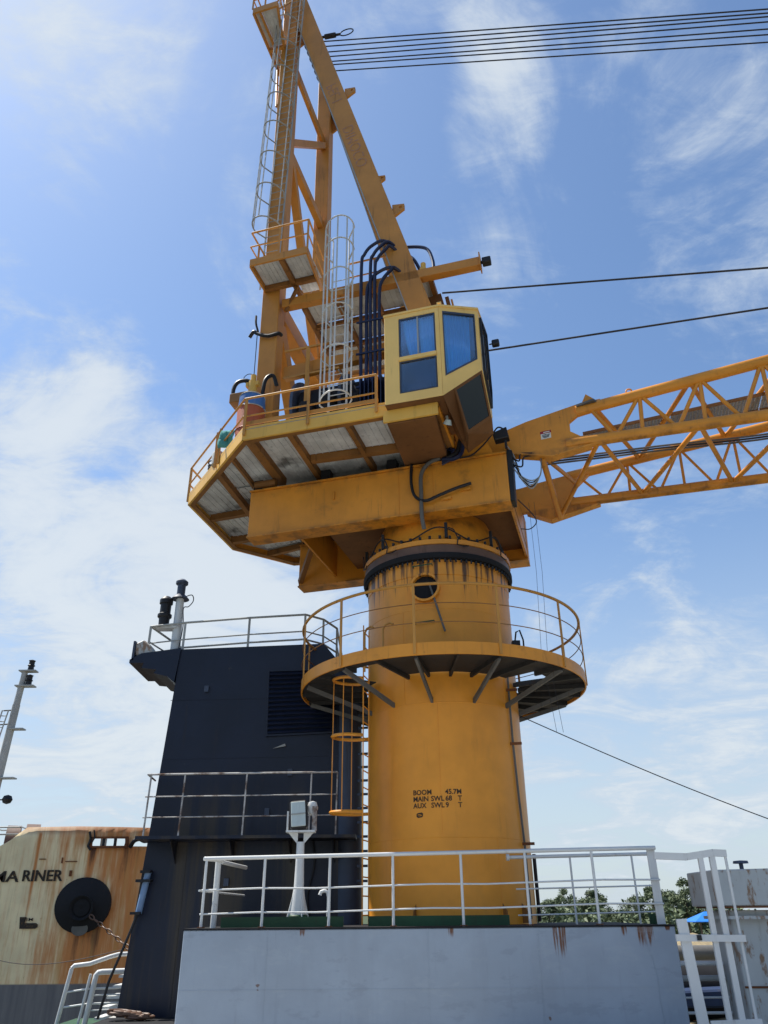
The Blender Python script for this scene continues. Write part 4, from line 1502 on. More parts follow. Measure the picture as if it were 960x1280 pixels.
# ================================================================== THINGS ON THE PLATFORM
dr = thing('oil_drum', 'orange and blue oil drum lashed at the left end of the crane platform', 'oil drum', L(-3.80, -2.55, 9.47))
m = MB(tl)
m.lathe([(0, 9.48), (0.32, 9.48), (0.33, 9.98), (0.32, 10.02), (0.33, 10.56), (0.32, 10.62)], (-3.80, -2.55, 0), 28)
m.build('body', 'orange', dr)
m = MB(tl)
m.lathe([(0.32, 10.62), (0.325, 10.64), (0.30, 11.0), (0, 11.0)], (-3.80, -2.55, 0), 28)
m.build('upper_body', 'bluepaint', dr)
for z in (10.0, 10.62, 10.98):
    m = MB(tl)
    m.path(arc((-3.80, -2.55, z), 0.333 - 0.03 * (z > 10.9), 0, 345, 23), 0.014, 5)
    m.build('hoop', 'orange' if z < 10.4 else 'galv', dr)
pu = thing('transfer_pump', 'yellow pump head with black looped hoses above the orange drum', 'pump', L(-4.0, -2.35, 10.5))
m = MB(tl)
m.box((-4.2, -2.3, 11.2), (0.55, 0.35, 0.28))
m.build('pump_bracket', 'brown', pu, bevel=0.02)
m = MB(tl)
m.tube((-3.95, -2.3, 11.3), (-3.95, -2.3, 11.7), 0.11, 16)
m.tube((-3.95, -2.3, 11.7), (-3.95, -2.3, 11.9), 0.07, 16)
m.box((-3.95, -2.3, 11.62), (0.34, 0.12, 0.12))
m.build('pump_head', 'fascia', pu)
hose([(-4.40, -2.4, 11.2), (-4.42, -2.4, 11.5), (-4.32, -2.4, 11.7), (-4.12, -2.35, 11.75), (-4.0, -2.3, 11.7)], 0.05, 'black', pu, name='hose')
hose([(-3.75, -2.2, 10.3), (-3.72, -2.2, 11.4), (-3.66, -2.2, 11.8), (-3.52, -2.1, 11.95), (-3.45, -2.0, 11.7)], 0.05, 'black', pu, name='hose')
hose([(-3.8, -2.25, 10.3), (-3.78, -2.25, 10.8), (-3.8, -2.25, 11.2)], 0.06, 'black', pu, name='hose')
stick('support_post', (-4.25, -2.3, 9.47), (-4.25, -2.3, 10.82), 0.08, 0.08, 'brown', pu)
m = MB(tl)
rr = random.Random(3)
pts, fs = [], []
for j in range(6):
    for i in range(7):
        pts.append((-4.45 + i * 0.06 + rr.uniform(-.02, .02), -2.78 - 0.05 * math.sin(j + i) + rr.uniform(-.03, .03), 9.58 + j * 0.09 + rr.uniform(-.03, .03)))
for j in range(5):
    for i in range(6):
        fs.append((j * 7 + i, j * 7 + i + 1, j * 7 + i + 8, j * 7 + i + 7))
m.add(pts, fs, True)
rg = m.build('rag', 'teal', None, 'teal rag bundled against the platform railing beside the orange drum', 'rag')
sm = rg.modifiers.new('solid', 'SOLIDIFY')
sm.thickness = 0.02
m = MB(tl)
m.lathe([(0, 9.48), (0.14, 9.48), (0.15, 9.75), (0.13, 9.82), (0.05, 9.84), (0.05, 9.88), (0, 9.88)], (-4.75, -2.22, 0), 18)
m.build('jerrycan', 'greywhite', None, 'small pale jerrycan standing at the slanted platform edge', 'jerrycan')
m = MB(tl)
cp = []
for k in range(60):
    a = k * 0.52
    cp.append((-4.9 - 0.004 * k + 0.18 * math.cos(a), -2.02 + 0.006 * k + 0.10 * math.sin(a), 9.50 + 0.007 * k + 0.06 * math.sin(a * 0.7)))
m.path(cp, 0.018, 6)
m.build('rope_coil', 'wire', None, 'tangled dark rope heaped at the slanted platform edge', 'rope')

# ================================================================== BOOM
bo = thing('crane_boom', 'yellow lattice crane boom with walkway reaching out to the right', 'crane boom', L(1.25, 0, 9.26))
BE = 36.0


def top_h(x):
    return 9.93 + (x - 4.0) * 0.122 if x < 9 else 10.54 + (x - 9) * 0.114


def bot_h(x):
    return 9.08 - (x - 3.4) * 0.012 if x < 9 else 9.013 + (x - 9) * 0.105


def chord(y, fn, x0, name='chord'):
    m = MB(tl)
    m.path([(x0, y, fn(x0)), (9.0, y, fn(9.0)), (20, y, fn(20)), (BE, y, fn(BE))], 0.125, 14)
    return m.build(name, 'yellow', bo)


NY, FY = -1.40, 1.40
chord(NY, top_h, 3.6)
chord(NY, bot_h, 3.3)
chord(FY, top_h, 3.2)
chord(FY, bot_h, 3.2)
NG = [(0.92, 9.15), (1.05, 9.50), (1.30, 9.60), (2.07, 9.66), (2.49, 9.79), (3.75, 10.06), (4.15, 10.08), (4.15, 9.86), (3.62, 9.76), (3.43, 9.62), (3.42, 9.36), (3.62, 9.20), (4.2, 9.17), (4.2, 8.96), (3.83, 8.94), (2.96, 8.80), (2.11, 9.02), (1.25, 8.96)]
FG = [(0.92, 9.15), (1.05, 9.50), (1.30, 9.60), (2.00, 9.66), (2.44, 9.74), (3.41, 9.88), (3.75, 10.02), (3.75, 9.80), (3.30, 9.40), (3.22, 9.25), (3.46, 9.10), (3.9, 9.15), (3.9, 8.95), (2.68, 8.66), (2.1, 8.95), (1.25, 8.96)]
for y, gg in ((NY, NG), (FY, FG)):
    m = MB(tl)
    m.prism([(x, y - 0.06, h) for x, h in gg], (0, 0.12, 0))
    gp = m.build('foot_plate', 'yellow', bo)
    m = MB(tl)
    # stiffening flange along the lower edge
    for (a, b) in ((gg[-4], gg[-3]), (gg[-3], gg[-2])):
        m.bar((a[0], y, a[1] - 0.02), (b[0], y, b[1] - 0.02), 0.24, 0.03)
    m.build('foot_flange', 'yellow', gp)
# lacing
LR = 0.045
P_ = 1.27
def lace(name, a, b, r=LR):
    return rod(name, a, b, r, 'yellow', bo)


k = 0
far_stuff = MB(tl)
x = 4.35
while x < BE - 1.5:
    vis = x < 9.2
    xt0, xt1 = x - P_ / 2, x + P_ / 2
    segs = [((max(xt0, 3.9), NY, top_h(max(xt0, 3.9))), (x, NY, bot_h(x))), ((x, NY, bot_h(x)), (xt1, NY, top_h(xt1))), ((xt1, NY, top_h(xt1)), (xt1 - 0.08, NY, bot_h(xt1)))]
    segs += [((xt0 - 0.3, FY, top_h(xt0 - 0.3)), (x - 0.3, FY, bot_h(x - 0.3))), ((x - 0.3, FY, bot_h(x - 0.3)), (xt1 - 0.3, FY, top_h(xt1 - 0.3))), ((xt1 - 0.3, FY, top_h(xt1 - 0.3)), (xt1 - 0.35, FY, bot_h(xt1)))]
    for a, b in segs:
        if vis:
            lace('lacing_bar', a, b, LR if a[1] == NY else 0.034)
        else:
            far_stuff.tube(a, b, LR, 6)
    x += P_
x = 4.0
while x < BE - 2.5:
    for a, b in (((x, NY, bot_h(x)), (x + 0.92, FY, bot_h(x + 0.92))), ((x + 0.92, FY, bot_h(x + 0.92)), (x + 2.05, NY, bot_h(x + 2.05))),
                 ((x, NY, top_h(x)), (x + 1.0, FY, top_h(x + 1.0))), ((x + 1.0, FY, top_h(x + 1.0)), (x + 2.05, NY, top_h(x + 2.05)))):
        if x < 9:
            lace('lacing_bar', a, b, 0.055)
        else:
            far_stuff.tube(a, b, 0.055, 6)
    x += 2.05
far_stuff.build('far_lacing', 'yellow', bo, kind='stuff')
lace('lacing_bar', (2.75, NY, 8.83), (2.9, FY, 8.70), 0.07)
lace('lacing_bar', (3.95, NY, 8.98), (2.9, FY, 8.72), 0.055)
lace('lacing_bar', (2.75, NY, 8.90), (3.4, FY, 9.60), 0.05)
# boom head
m = MB(tl)
for y in (NY, FY):
    m.prism([(BE - 0.4, y - 0.05, bot_h(BE) - 0.2), (BE + 0.9, y - 0.05, bot_h(BE) + 0.3), (BE + 0.9, y - 0.05, top_h(BE) + 0.3), (BE - 0.4, y - 0.05, top_h(BE) + 0.6)], (0, 0.10, 0))
m.tube((BE + 0.5, NY, top_h(BE) - 0.2), (BE + 0.5, FY, top_h(BE) - 0.2), 0.4, 20)
m.tube((BE - 0.1, NY, top_h(BE) + 0.3), (BE - 0.1, FY, top_h(BE) + 0.3), 0.12, 14)
m.build('boom_head', 'yellow', bo)
# walkway with open mesh floor along the boom
WK = [(3.75, 0.05), (9.0, 0.05), (20, 0.05), (BE - 1, 0.05)]
for i in range(16):
    x0, x1 = 3.7 + i * 2.0, 3.7 + (i + 1) * 2.0 - 0.02
    hh0, hh1 = top_h(x0) - 0.02 - 0.04 * (x0 - 3.7) * (x0 < 9), top_h(x1) - 0.04
    h0, h1 = 10.02 + (x0 - 3.7) * 0.075, 10.02 + (x1 - 3.7) * 0.075
    # the grating: bars both ways
    g = MB(tl)
    for k in range(9 if x0 < 9 else 5):
        y = -0.22 + k * (0.56 / (8 if x0 < 9 else 4))
        g.bar((x0, y, h0), (x1, y, h1), 0.028, 0.03)
    nx = 26 if x0 < 9 else 8
    for k in range(nx):
        t = (k + 0.5) / nx
        g.bar((x0 + (x1 - x0) * t, -0.24, h0 + (h1 - h0) * t), (x0 + (x1 - x0) * t, 0.36, h0 + (h1 - h0) * t), 0.03, 0.03)
    g.build('grating_panel', 'mesh', bo)
    for y in (-0.26, 0.38):
        stick('walkway_rail', (x0, y, h0 - 0.02), (x1, y, h1 - 0.02), 0.035, 0.07, 'brown', bo)
# sign on the near foot plate
def bp(s, t, off=0.066):
    return (2.78 + s, NY - off, 9.26 + t + s * 0.07)


m = MB(tl)
m.prism([bp(0, 0), bp(0.22, 0), bp(0.22, 0.135), bp(0, 0.135)], (0, 0.004, 0))
sg = m.build('warning_plate', 'signwhite', bo)
m = MB(tl)
m.prism([bp(-0.01, 0.135), bp(0.23, 0.135), bp(0.23, 0.20), bp(-0.01, 0.20)], (0, 0.004, 0))
m.build('red_heading', 'signred', sg)
m = MB(tl)
for (s, t, l) in ((0.06, 0.155, 0.14),):
    m.prism([bp(s, t, 0.071), bp(s + l, t, 0.071), bp(s + l, t + 0.022, 0.071), bp(s, t + 0.022, 0.071)], (0, 0.003, 0))
m.build('heading_print', 'signwhite', sg)
m = MB(tl)
for (s, t, l) in ((0.03, 0.09, 0.10), (0.14, 0.085, 0.06), (0.03, 0.055, 0.15), (0.05, 0.025, 0.12)):
    m.prism([bp(s, t, 0.071), bp(s + l, t, 0.071), bp(s + l, t + 0.018, 0.071), bp(s, t + 0.018, 0.071)], (0, 0.003, 0))
m.build('print_lines', 'navymetal', sg)
m = MB(tl)
m.prism([(3.62, -1.55, 9.92), (4.0, -1.62, 9.96), (4.1, -1.45, 9.98), (4.05, -1.25, 9.99), (3.66, -1.3, 9.95)], (0, 0, 0.05))
m.build('lamp_shield', 'grey', bo)
m = MB(tl)
m.prism([(3.72, -1.44, 10.0), (4.1, -1.44, 10.04), (3.86, -1.44, 10.28)], (0, 0.04, 0))
m.build('shield_bracket', 'yellow', bo)
m = MB(tl)
m.path([(4.78 + 0.06 * math.cos(R(a)), NY, top_h(4.78) + 0.16 + 0.06 * math.sin(R(a))) for a in range(0, 360, 24)], 0.018, 6, closed=True)
m.box((4.78, NY, top_h(4.78) + 0.09), (0.04, 0.03, 0.08))
m.build('pad_eye', 'yellow', bo)
# cables at the boom foot, and the bundle running out under the boom
for k in range(5):
    hose([(2.02, -1.55, 9.2 - 0.1 * k), (2.16 + 0.03 * k, -1.5, 8.9 - 0.15 * k), (2.22, -1.45, 8.50 - 0.02 * k), (2.45, -1.42, 8.30 - 0.05 * k), (2.66, -1.40, 8.40), (2.72, -1.40, 8.75), (2.70, -1.38, 8.92)], 0.014, 'black' if k % 2 else 'galv', bo, name='cable')
hose([(2.05, -1.6, 8.9), (2.25, -1.55, 8.75), (2.3, -1.5, 8.95), (2.55, -1.45, 8.96)], 0.018, 'black', bo, name='cable')
hose([(2.05, -1.6, 8.7), (2.3, -1.55, 8.60), (2.36, -1.5, 8.85), (2.6, -1.45, 8.9)], 0.018, 'black', bo, name='cable')
hose([(2.1, -1.0, 8.1), (2.35, -1.0, 7.75), (2.45, -1.0, 7.5), (2.3, -1.0, 7.35), (2.1, -1.0, 7.38)], 0.012, 'wire', bo, name='cable')
for k in range(3):
    hose([(2.75, -1.0 + 0.1 * k, 9.0), (5.2, -0.5 + 0.1 * k, 9.22), (9.0, 0.2 + 0.1 * k, 9.55), (16, 0.3 + 0.1 * k, 10.3)], 0.022, 'wire' if k % 2 else 'grey', bo, name='cable', n=6)
m = MB(tl)
m.prism([(2.02, -1.72, 7.72), (2.10, -1.72, 7.72), (2.14, -1.72, 8.95), (2.02, -1.72, 9.0)], (0, 0.35, 0))
m.build('rubber_buffer', 'black', up)

# ================================================================== WIRE ROPES
ENDS = [(28.563, 17.129), (28.566, 17.094), (28.373, 17.076), (28.277, 17.098), (28.161, 16.904), (28.107, 16.43), (28.006, 16.051)]
ORD = ['topmost', 'second from the top', 'third from the top', 'middle one', 'third from the bottom', 'second from the bottom', 'lowest']
YK = [-0.75, -0.5, -0.25, 0.0, 0.25, 0.5, 0.75]
for k in range(7):
    h0, h1 = ENDS[6 - k]
    sl_ = (h1 - h0) / 33.7
    y = YK[k]
    a, b = (-3.4, y, h0 + sl_ * 0.3), (BE - 0.1, y, h0 + sl_ * (BE - 0.1 + 3.7))
    m = MB(tl)
    n = 14
    m.path([(a[0] + (b[0] - a[0]) * i / n, y, a[2] + (b[2] - a[2]) * i / n - 0.10 * math.sin(math.pi * i / n)) for i in range(n + 1)], 0.024, 6)
    ob = m.build('luffing_rope', 'wire', None, 'black luffing wire rope, %s of the seven high ropes' % ORD[k], 'wire rope', 'luffing ropes from mast head to boom tip')
    if k == 0:
        pr = ob
m = MB(tl)
m.path([(-2.28 + 0.25 * math.cos(R(a)), -0.78, 27.9 + 0.17 * math.sin(R(a))) for a in range(0, 360, 24)], 0.022, 6, closed=True)
m.tube((-3.5, -0.78, 28.1), (-2.52, -0.78, 27.9), 0.045, 8)
m.tube((-3.1, -0.78, 28.01), (-2.7, -0.78, 27.94), 0.09, 8)
m.build('rope_thimble', 'wire', pr)
for (p, q, lab) in (((0.55, -0.3, 15.22), (34, -0.3, 9.5), 'upper of the two single wires leaving the mast beside the cab'),
                    ((1.2, 0.2, 13.36), (34, 0.2, 11.9), 'lower of the two single wires leaving from behind the cab')):
    m = MB(tl)
    m.path([(p[0] + (q[0] - p[0]) * i / 12, p[1], p[2] + (q[2] - p[2]) * i / 12) for i in range(13)], 0.026, 6)
    m.build('hoist_rope', 'wire', None, lab, 'wire rope', 'hoist wires beside the cab')
m = MB()
m.path([(2.75 + (9.2 - 2.75) * i / 12, 16 + 0.0 * i, 3.60 + (0.9 - 3.60) * i / 12 - 0.10 * math.sin(math.pi * i / 12)) for i in range(13)], 0.010, 6)
m.build('guy_line', 'wire', None, 'thin dark line slanting down to the right from the ring walkway', 'line')
for x in (2.30, 2.42):
    m = MB(tl)
    m.path([(x, -0.6, 8.2), (x + 0.02, -0.8, 6.4), (x - 0.04, -1.0, 4.6), (x + 0.1, -1.1, 3.0)], 0.004, 5)
    m.build('dangling_line', 'wire', up)
# ================================================================== FUNNEL CASING
ca = thing('funnel_casing', 'tall navy blue ship casing with louvred vent left of the crane pedestal', 'funnel casing', W(-3, 18.5, -1.75))
m = MB()
fr = [(-5.22, -1.75), (-0.62, -1.75), (-0.80, 4.9), (-1.45, 5.66), (-4.80, 5.55), (-5.02, 1.45)]
m.prism([(x, 17.5, h) for x, h in fr], (0, 3.6, 0))
casb = m.build('wall', 'navy', ca)
m = MB()
m.tube((-0.78, 17.72, -1.7), (-0.86, 17.72, 4.7), 0.30, 24)
pp = m.build('corner_pipe', 'navymetal', ca)
m = MB()
m.box((-2.9, 16.9, -1.73), (4.9, 1.1, 0.03))
m.build('base_gutter', 'matt', ca)
for k in range(14):
    h = 0.6 + k * 0.28
    m = MB()
    m.bar((-0.62, 17.45, h), (-0.40, 17.40, h), 0.02, 0.05)
    m.build('clip', 'navymetal', pp)
m = MB()
m.bar((-1.2, 17.46, 4.5), (-0.55, 17.4, 4.15), 0.08, 0.10)
m.build('brace', 'navymetal', ca)
# small fittings on the casing front
for (x, h) in ((-2.1, 2.75), (-2.55, 1.95), (-4.1, 4.6), (-3.3, 0.6)):
    m = MB()
    m.box((x, 17.47, h), (0.10, 0.06, 0.14))
    m.build('cable_lug', 'navymetal', ca)
for h in (3.05, 4.35):
    stick('weld_seam', (-4.9, 17.497, h), (-0.95, 17.497, h + 0.05), 0.008, 0.012, 'navy', ca, tw)
hose([(-1.55, 17.46, 1.4), (-1.5, 17.42, 0.9), (-1.62, 17.42, 0.3), (-1.5, 17.44, -0.3)], 0.02, 'black', ca, name='cable', tf=tw)
for x in (-4.4, -3.2, -2.0, -1.1):
    m = MB()
    m.prism([(x, 17.49, 1.36), (x, 16.85, 1.36), (x, 17.49, 0.95)], (0.015, 0, 0))
    m.build('walkway_knee', 'navy', ca)
# louvre
m = MB()
lo = [(-2.68, 17.496, 3.52), (-1.12, 17.496, 3.58), (-1.22, 17.496, 5.06), (-2.72, 17.496, 5.02)]
li = [lerp(p, (-1.93, 17.496, 4.3), 0.05) for p in lo]
m.ring_panel(lo, li, (0, -0.05, 0))
lv = m.build('louvre', 'navy', ca)
for k in range(14):
    t = (k + 0.5) / 14
    a, b = lerp(li[0], li[3], t), lerp(li[1], li[2], t)
    m = MB()
    m.prism([(a[0], 17.490, a[2] + 0.04), (a[0], 17.440, a[2] - 0.04), (a[0], 17.432, a[2] - 0.035), (a[0], 17.482, a[2] + 0.045)], (b[0] - a[0], 0, b[2] - a[2]))
    m.build('slat', 'navy', lv)
for x in (-4.2, -3.5, -1.9):
    stick('seam', (x, 17.494, -1.6), (x + 0.02, 17.494, 1.30), 0.012, 0.01, 'navy', ca, tw, up=(0, 1, 0))
m = MB()
m.prism([(-2.50, 17.46, 3.26), (-2.22, 17.46, 3.31), (-2.24, 17.46, 3.36)], (0, 0.02, 0))
m.build('number_plate', 'galv', ca)
# upper wing
m = MB()
m.prism([(-4.79, 17.45, 5.57), (-5.70, 17.45, 5.45), (-5.96, 17.45, 5.30), (-5.96, 17.45, 5.22), (-5.62, 17.45, 5.22), (-5.66, 17.45, 5.10), (-5.30, 17.45, 5.06), (-5.36, 17.45, 4.97), (-5.05, 17.45, 4.90), (-4.86, 17.45, 4.76), (-4.82, 17.45, 5.2)], (0, 1.6, 0))
m.build('wing_bracket', 'navy', ca)
# walkway half way up, with a rust-bitten railing
m = MB()
m.box((-2.85, 17.12, 1.40), (4.45, 0.76, 0.06))
wk = m.build('side_walkway', 'navy', ca)
for (x, px) in ((-4.93, 0), (-4.22, 0), (-2.93, 0), (-1.58, 1), (-1.04, 1)):
    stick('railing_post', (x, 16.78, 1.42), (x + 0.02, 16.78, 2.64), 0.03, 0.03, 'rustywhite', wk, tw)
for h in (2.64, 2.20, 1.80):
    rod('handrail', (-4.98, 16.77, h - 0.02), (-1.02, 16.77, h), 0.020 if h > 2.5 else 0.013, 'rustywhite', wk, tw)
rod('handrail', (-4.98, 16.77, 2.62), (-5.05, 17.6, 2.62), 0.018, 'rustywhite', wk, tw)
# top railing
tr = [(-5.62, 17.62), (-4.8, 17.62), (-3.26, 17.62), (-1.92, 17.62), (-1.50, 17.9), (-1.2, 18.4), (-1.2, 20.8)]
TB = [5.42, 5.54, 5.60, 5.64, 5.60, 5.5, 5.5]
tops = [6.16, 6.25, 6.36, 6.43, 6.40, 6.34, 6.34]
trp = thing('casing_railing', 'grey railing along the roof edge of the navy casing', 'railing', W(-3.3, 17.62, 5.55))
for i in range(len(tr) - 1):
    rod('handrail', (*tr[i], tops[i]), (*tr[i + 1], tops[i + 1]), 0.027, 'galv', trp, tw)
    rod('mid_rail', (*tr[i], tops[i] - 0.42), (*tr[i + 1], tops[i + 1] - 0.42), 0.018, 'galv', trp, tw)
    if i > 0:
        rod('foot_rail', (*tr[i], tops[i] - 0.62), (*tr[i + 1], tops[i + 1] - 0.62), 0.024, 'galv', trp, tw)
for i, p in enumerate(tr):
    stick('railing_post', (*p, TB[i]), (*p, tops[i]), 0.05, 0.03, 'galv', trp, tw)
rod('handrail', (-5.62, 17.62, 6.16), (-5.2, 18.9, 6.05), 0.027, 'galv', trp, tw)
rod('mid_rail', (-5.62, 17.62, 5.78), (-5.2, 18.9, 5.7), 0.02, 'galv', trp, tw)
stick('railing_post', (-5.3, 18.6, 5.42), (-5.3, 18.6, 6.05), 0.05, 0.03, 'galv', trp, tw)

ms = thing('signal_mast', 'pale grey pole with lantern on top at the casing roof corner', 'signal mast', W(-5.02, 17.9, 5.5))
m = MB()
m.tube((-5.02, 17.8, 5.48), (-5.05, 17.8, 6.95), 0.12, 18, r2=0.095)
m.build('pole', 'white', ms)
m = MB()
m.lathe([(0.0, 6.92), (0.22, 6.92), (0.13, 7.02), (0.10, 7.03), (0.10, 7.28), (0.15, 7.32), (0.15, 7.38), (0.08, 7.44), (0, 7.45)], (-5.05, 17.8, 0), 20)
m.build('lantern', 'navymetal', ms)
m = MB()
m.box((-5.30, 17.8, 6.17), (0.56, 0.30, 0.05))
m.build('lamp_arm', 'white', ms)
hose([(-4.93, 17.72, 6.95), (-4.75, 17.72, 7.0), (-4.70, 17.72, 6.85), (-4.80, 17.72, 6.7), (-4.92, 17.72, 6.65), (-4.88, 17.72, 6.2), (-4.92, 17.72, 5.6)], 0.012, 'black', ms, name='cable', tf=tw)
m = MB()
m.lathe([(0, 6.20), (0.12, 6.20), (0.13, 6.42), (0.17, 6.46), (0.17, 6.52), (0.13, 6.55), (0.13, 6.78), (0.16, 6.80), (0.16, 6.90), (0.09, 6.98), (0, 6.99)], (-5.38, 17.8, 0), 20)
m.build('navigation_light', 'black', None, 'black navigation light on the arm beside the pale roof mast', 'navigation light')
sl2 = thing('searchlight', 'grey bowl searchlight at the outer tip of the casing wing', 'searchlight', W(-5.75, 17.7, 5.42))
m = MB()
m.prism([(-5.86, 17.5, 5.42), (-5.90, 17.5, 5.70), (-5.72, 17.5, 5.80), (-5.52, 17.5, 5.66), (-5.46, 17.5, 5.44), (-5.50, 17.5, 5.40)], (0, 0.42, 0))
m.build('housing', 'greywhite', sl2, bevel=0.06)
m = MB()
m.box((-5.90, 17.7, 5.52), (0.05, 0.5, 0.46))
m.build('rim', 'navymetal', sl2)

# pipe and hose clipped to the casing's left edge
bp_ = thing('vent_pipe', 'pale blue pipe with black collars on the casing left edge', 'pipe', W(-5.0, 17.4, 0.1))
m = MB()
m.tube((-4.98, 17.32, 0.05), (-4.88, 17.32, 0.80), 0.065, 16)
m.build('pipe', 'pipeblue', bp_)
for t in (0.0, 0.78, 1.0):
    c = lerp((-4.98, 17.32, 0.05), (-4.88, 17.32, 0.80), t)
    m = MB()
    m.box((c[0] - 0.04, c[1], c[2]), (0.30 if t == 0.78 else 0.2, 0.22, 0.05))
    m.build('collar', 'black', bp_)
m = MB()
m.path([(-5.0, 17.32, 0.03), (-5.15, 17.3, -0.45), (-5.38, 17.3, -1.1), (-5.5, 17.3, -1.72)], 0.026, 8)
m.build('fender_hose', 'black', None, 'black hose hanging from the blue pipe down beside the casing', 'hose')

m = MB()
rq = random.Random(9)
pp_ = []
for k in range(90):
    a = k * 0.61
    pp_.append((-4.75 + 0.010 * (k % 30) * (1 if k < 45 else -1) + 0.17 * math.cos(a) + rq.uniform(-.03, .03), 16.95 + 0.12 * math.sin(a), -1.69 + 0.0012 * k + 0.03 * abs(math.sin(a * 0.5))))
m.path(pp_, 0.03, 6)
m.build('rope_pile', 'grease', None, 'dark brown mooring rope heaped at the foot of the navy casing', 'rope')

# ================================================================== FLOODLIGHT POST, RAILINGS ON THE DECKHOUSE
fl = thing('floodlight_post', 'white steel post with tilted floodlight on the deckhouse top', 'floodlight', W(-1.5, 14.5, -0.18))
m = MB()
prof = [(0.16, -0.182), (0.15, 0.0), (0.085, 0.42), (0.07, 0.9), (0.068, 1.12)]
m.lathe(prof, (-1.50, 14.5, 0), 16)
m.build('post', 'white', fl)
for a in (0, 90, 180, 270):
    m = MB()
    d = (math.cos(R(a + 25)), math.sin(R(a + 25)))
    m.prism([(-1.5 + d[0] * 0.08, 14.5 + d[1] * 0.08, -0.18), (-1.5 + d[0] * 0.20, 14.5 + d[1] * 0.20, -0.18), (-1.5 + d[0] * 0.19, 14.5 + d[1] * 0.19, -0.02), (-1.5 + d[0] * 0.075, 14.5 + d[1] * 0.075, 0.40)], (-d[1] * 0.015, d[0] * 0.015, 0))
    m.build('foot_fin', 'white', fl)
m = MB()
m.lathe([(0.165, -0.175), (0.168, -0.02), (0.15, 0.0)], (-1.50, 14.5, 0), 16)
m.build('foot_band', 'green', fl)
for s in (-1, 1):
    m = MB()
    m.prism([(-1.5 + s * 0.05, 14.49, 1.08), (-1.5 + s * 0.22, 14.49, 1.27), (-1.5 + s * 0.05, 14.49, 1.27)], (0, 0.02, 0))
    m.build('gusset', 'white', fl)
m = MB()
m.box((-1.50, 14.5, 1.285), (0.50, 0.26, 0.03))
m.build('top_plate', 'white', fl)
stick('yoke', (-1.74, 14.5, 1.30), (-1.74, 14.5, 1.62), 0.03, 0.06, 'white', fl, tw)
stick('yoke', (-1.27, 14.5, 1.30), (-1.27, 14.5, 1.70), 0.08, 0.10, 'rustywhite', fl, tw)
# housing: a rounded box tilted to look down
Rt = Matrix.Rotation(R(-5), 4, 'Y') @ Matrix.Rotation(R(-10), 4, 'X')


def lampbox(w_, d_, h_, off, mat, name, parent, bev):
    def tf(p):
        q = Rt @ Vector((p[0], p[1] + off, p[2]))
        return W(-1.545 + q.x, 14.46 + q.y, 1.55 + q.z)
    m = MB(tf)
    m.box((0, 0, 0), (w_, d_, h_))
    return m.build(name, mat, parent, bevel=bev)


hs = lampbox(0.31, 0.16, 0.48, 0.0, 'black', 'lamp_housing', fl, 0.035)
lampbox(0.25, 0.02, 0.42, -0.085, 'lampglass', 'lens', hs, 0.008)
lampbox(0.25, 0.012, 0.02, -0.105, 'galv', 'lens_bar', hs, 0.0)
m = MB()
m.lathe([(0, -0.12), (0.07, -0.10), (0.10, 0.0), (0.07, 0.10), (0, 0.12)], (-1.32, 14.58, 1.68), 16)
m.build('ballast_can', 'white', fl)
m = MB()
m.path([(-0.99, 14.5, -0.18), (-0.99, 14.5, 0.26), (-1.01, 14.5, 0.33), (-1.06, 14.5, 0.36), (-1.12, 14.5, 0.34), (-1.14, 14.5, 0.29)], 0.032, 10)
m.build('gooseneck_vent', 'white', None, 'small white gooseneck vent pipe right of the floodlight post', 'vent pipe')

dr_ = thing('deck_railing', 'white three-bar pipe railing along the deckhouse front edge', 'railing', W(0.7, 13.95, -0.18))
px_ = [-2.99, -2.02, -0.945, 0.095, 1.22, 2.285, 3.395]
topz = lambda x: 0.835 + (x + 3) * 0.0145
for x in px_:
    rod('railing_post', (x, 13.97, -0.185), (x, 13.97, topz(x)), 0.023, 'white', dr_, tw)
for x in px_:
    m = MB()
    m.box((x, 13.97, -0.172), (0.11, 0.08, 0.014))
    m.build('foot_plate', 'rust', dr_)
for dz, r in ((0, 0.032), (-0.47, 0.014), (-0.82, 0.014)):
    n = 8
    for i in range(n):
        x0, x1 = -3.03 + 7.5 * i / n, -3.03 + 7.5 * (i + 1) / n
        wob = 0 if r > 0.03 else 0.012
        rod('handrail' if dz == 0 else 'mid_rail', (x0, 13.97, topz(x0) + dz + wob * math.sin(i * 2.1)), (x1, 13.97, topz(x1) + dz + wob * math.sin(i * 2.1 + 2.1)), r, 'white', dr_, tw)
rod('railing_post', (-2.86, 14.3, -0.185), (-2.86, 14.3, 0.82), 0.05, 'white', dr_, tw)
rod('handrail', (-3.03, 13.97, 0.835), (-2.78, 14.3, 0.83), 0.034, 'white', dr_, tw)
rod('handrail', (-2.80, 14.3, 0.80), (-2.62, 15.7, 0.78), 0.034, 'white', dr_, tw)
rod('mid_rail', (-3.08, 14.0, 0.36), (-2.62, 15.7, 0.32), 0.016, 'white', dr_, tw)
stick('flat_post', (4.40, 14.02, -0.18), (4.40, 14.02, 0.92), 0.13, 0.03, 'white', dr_, tw, up=(0, 1, 0))
ir = thing('inner_railing', 'second white railing behind the right end of the deckhouse front railing', 'railing', W(3.4, 14.9, -0.18))
for dz, r in ((0, 0.029), (-0.50, 0.013), (-0.90, 0.013)):
    rod('handrail' if dz == 0 else 'mid_rail', (2.12 + (0.1 if dz else 0), 14.75, 0.86 + dz), (4.62, 14.75, 0.90 + dz), r, 'white', ir, tw)
for x in (3.2, 4.28):
    rod('railing_post', (x, 14.75, -0.185), (x, 14.75, 0.88), 0.018, 'white', ir, tw)
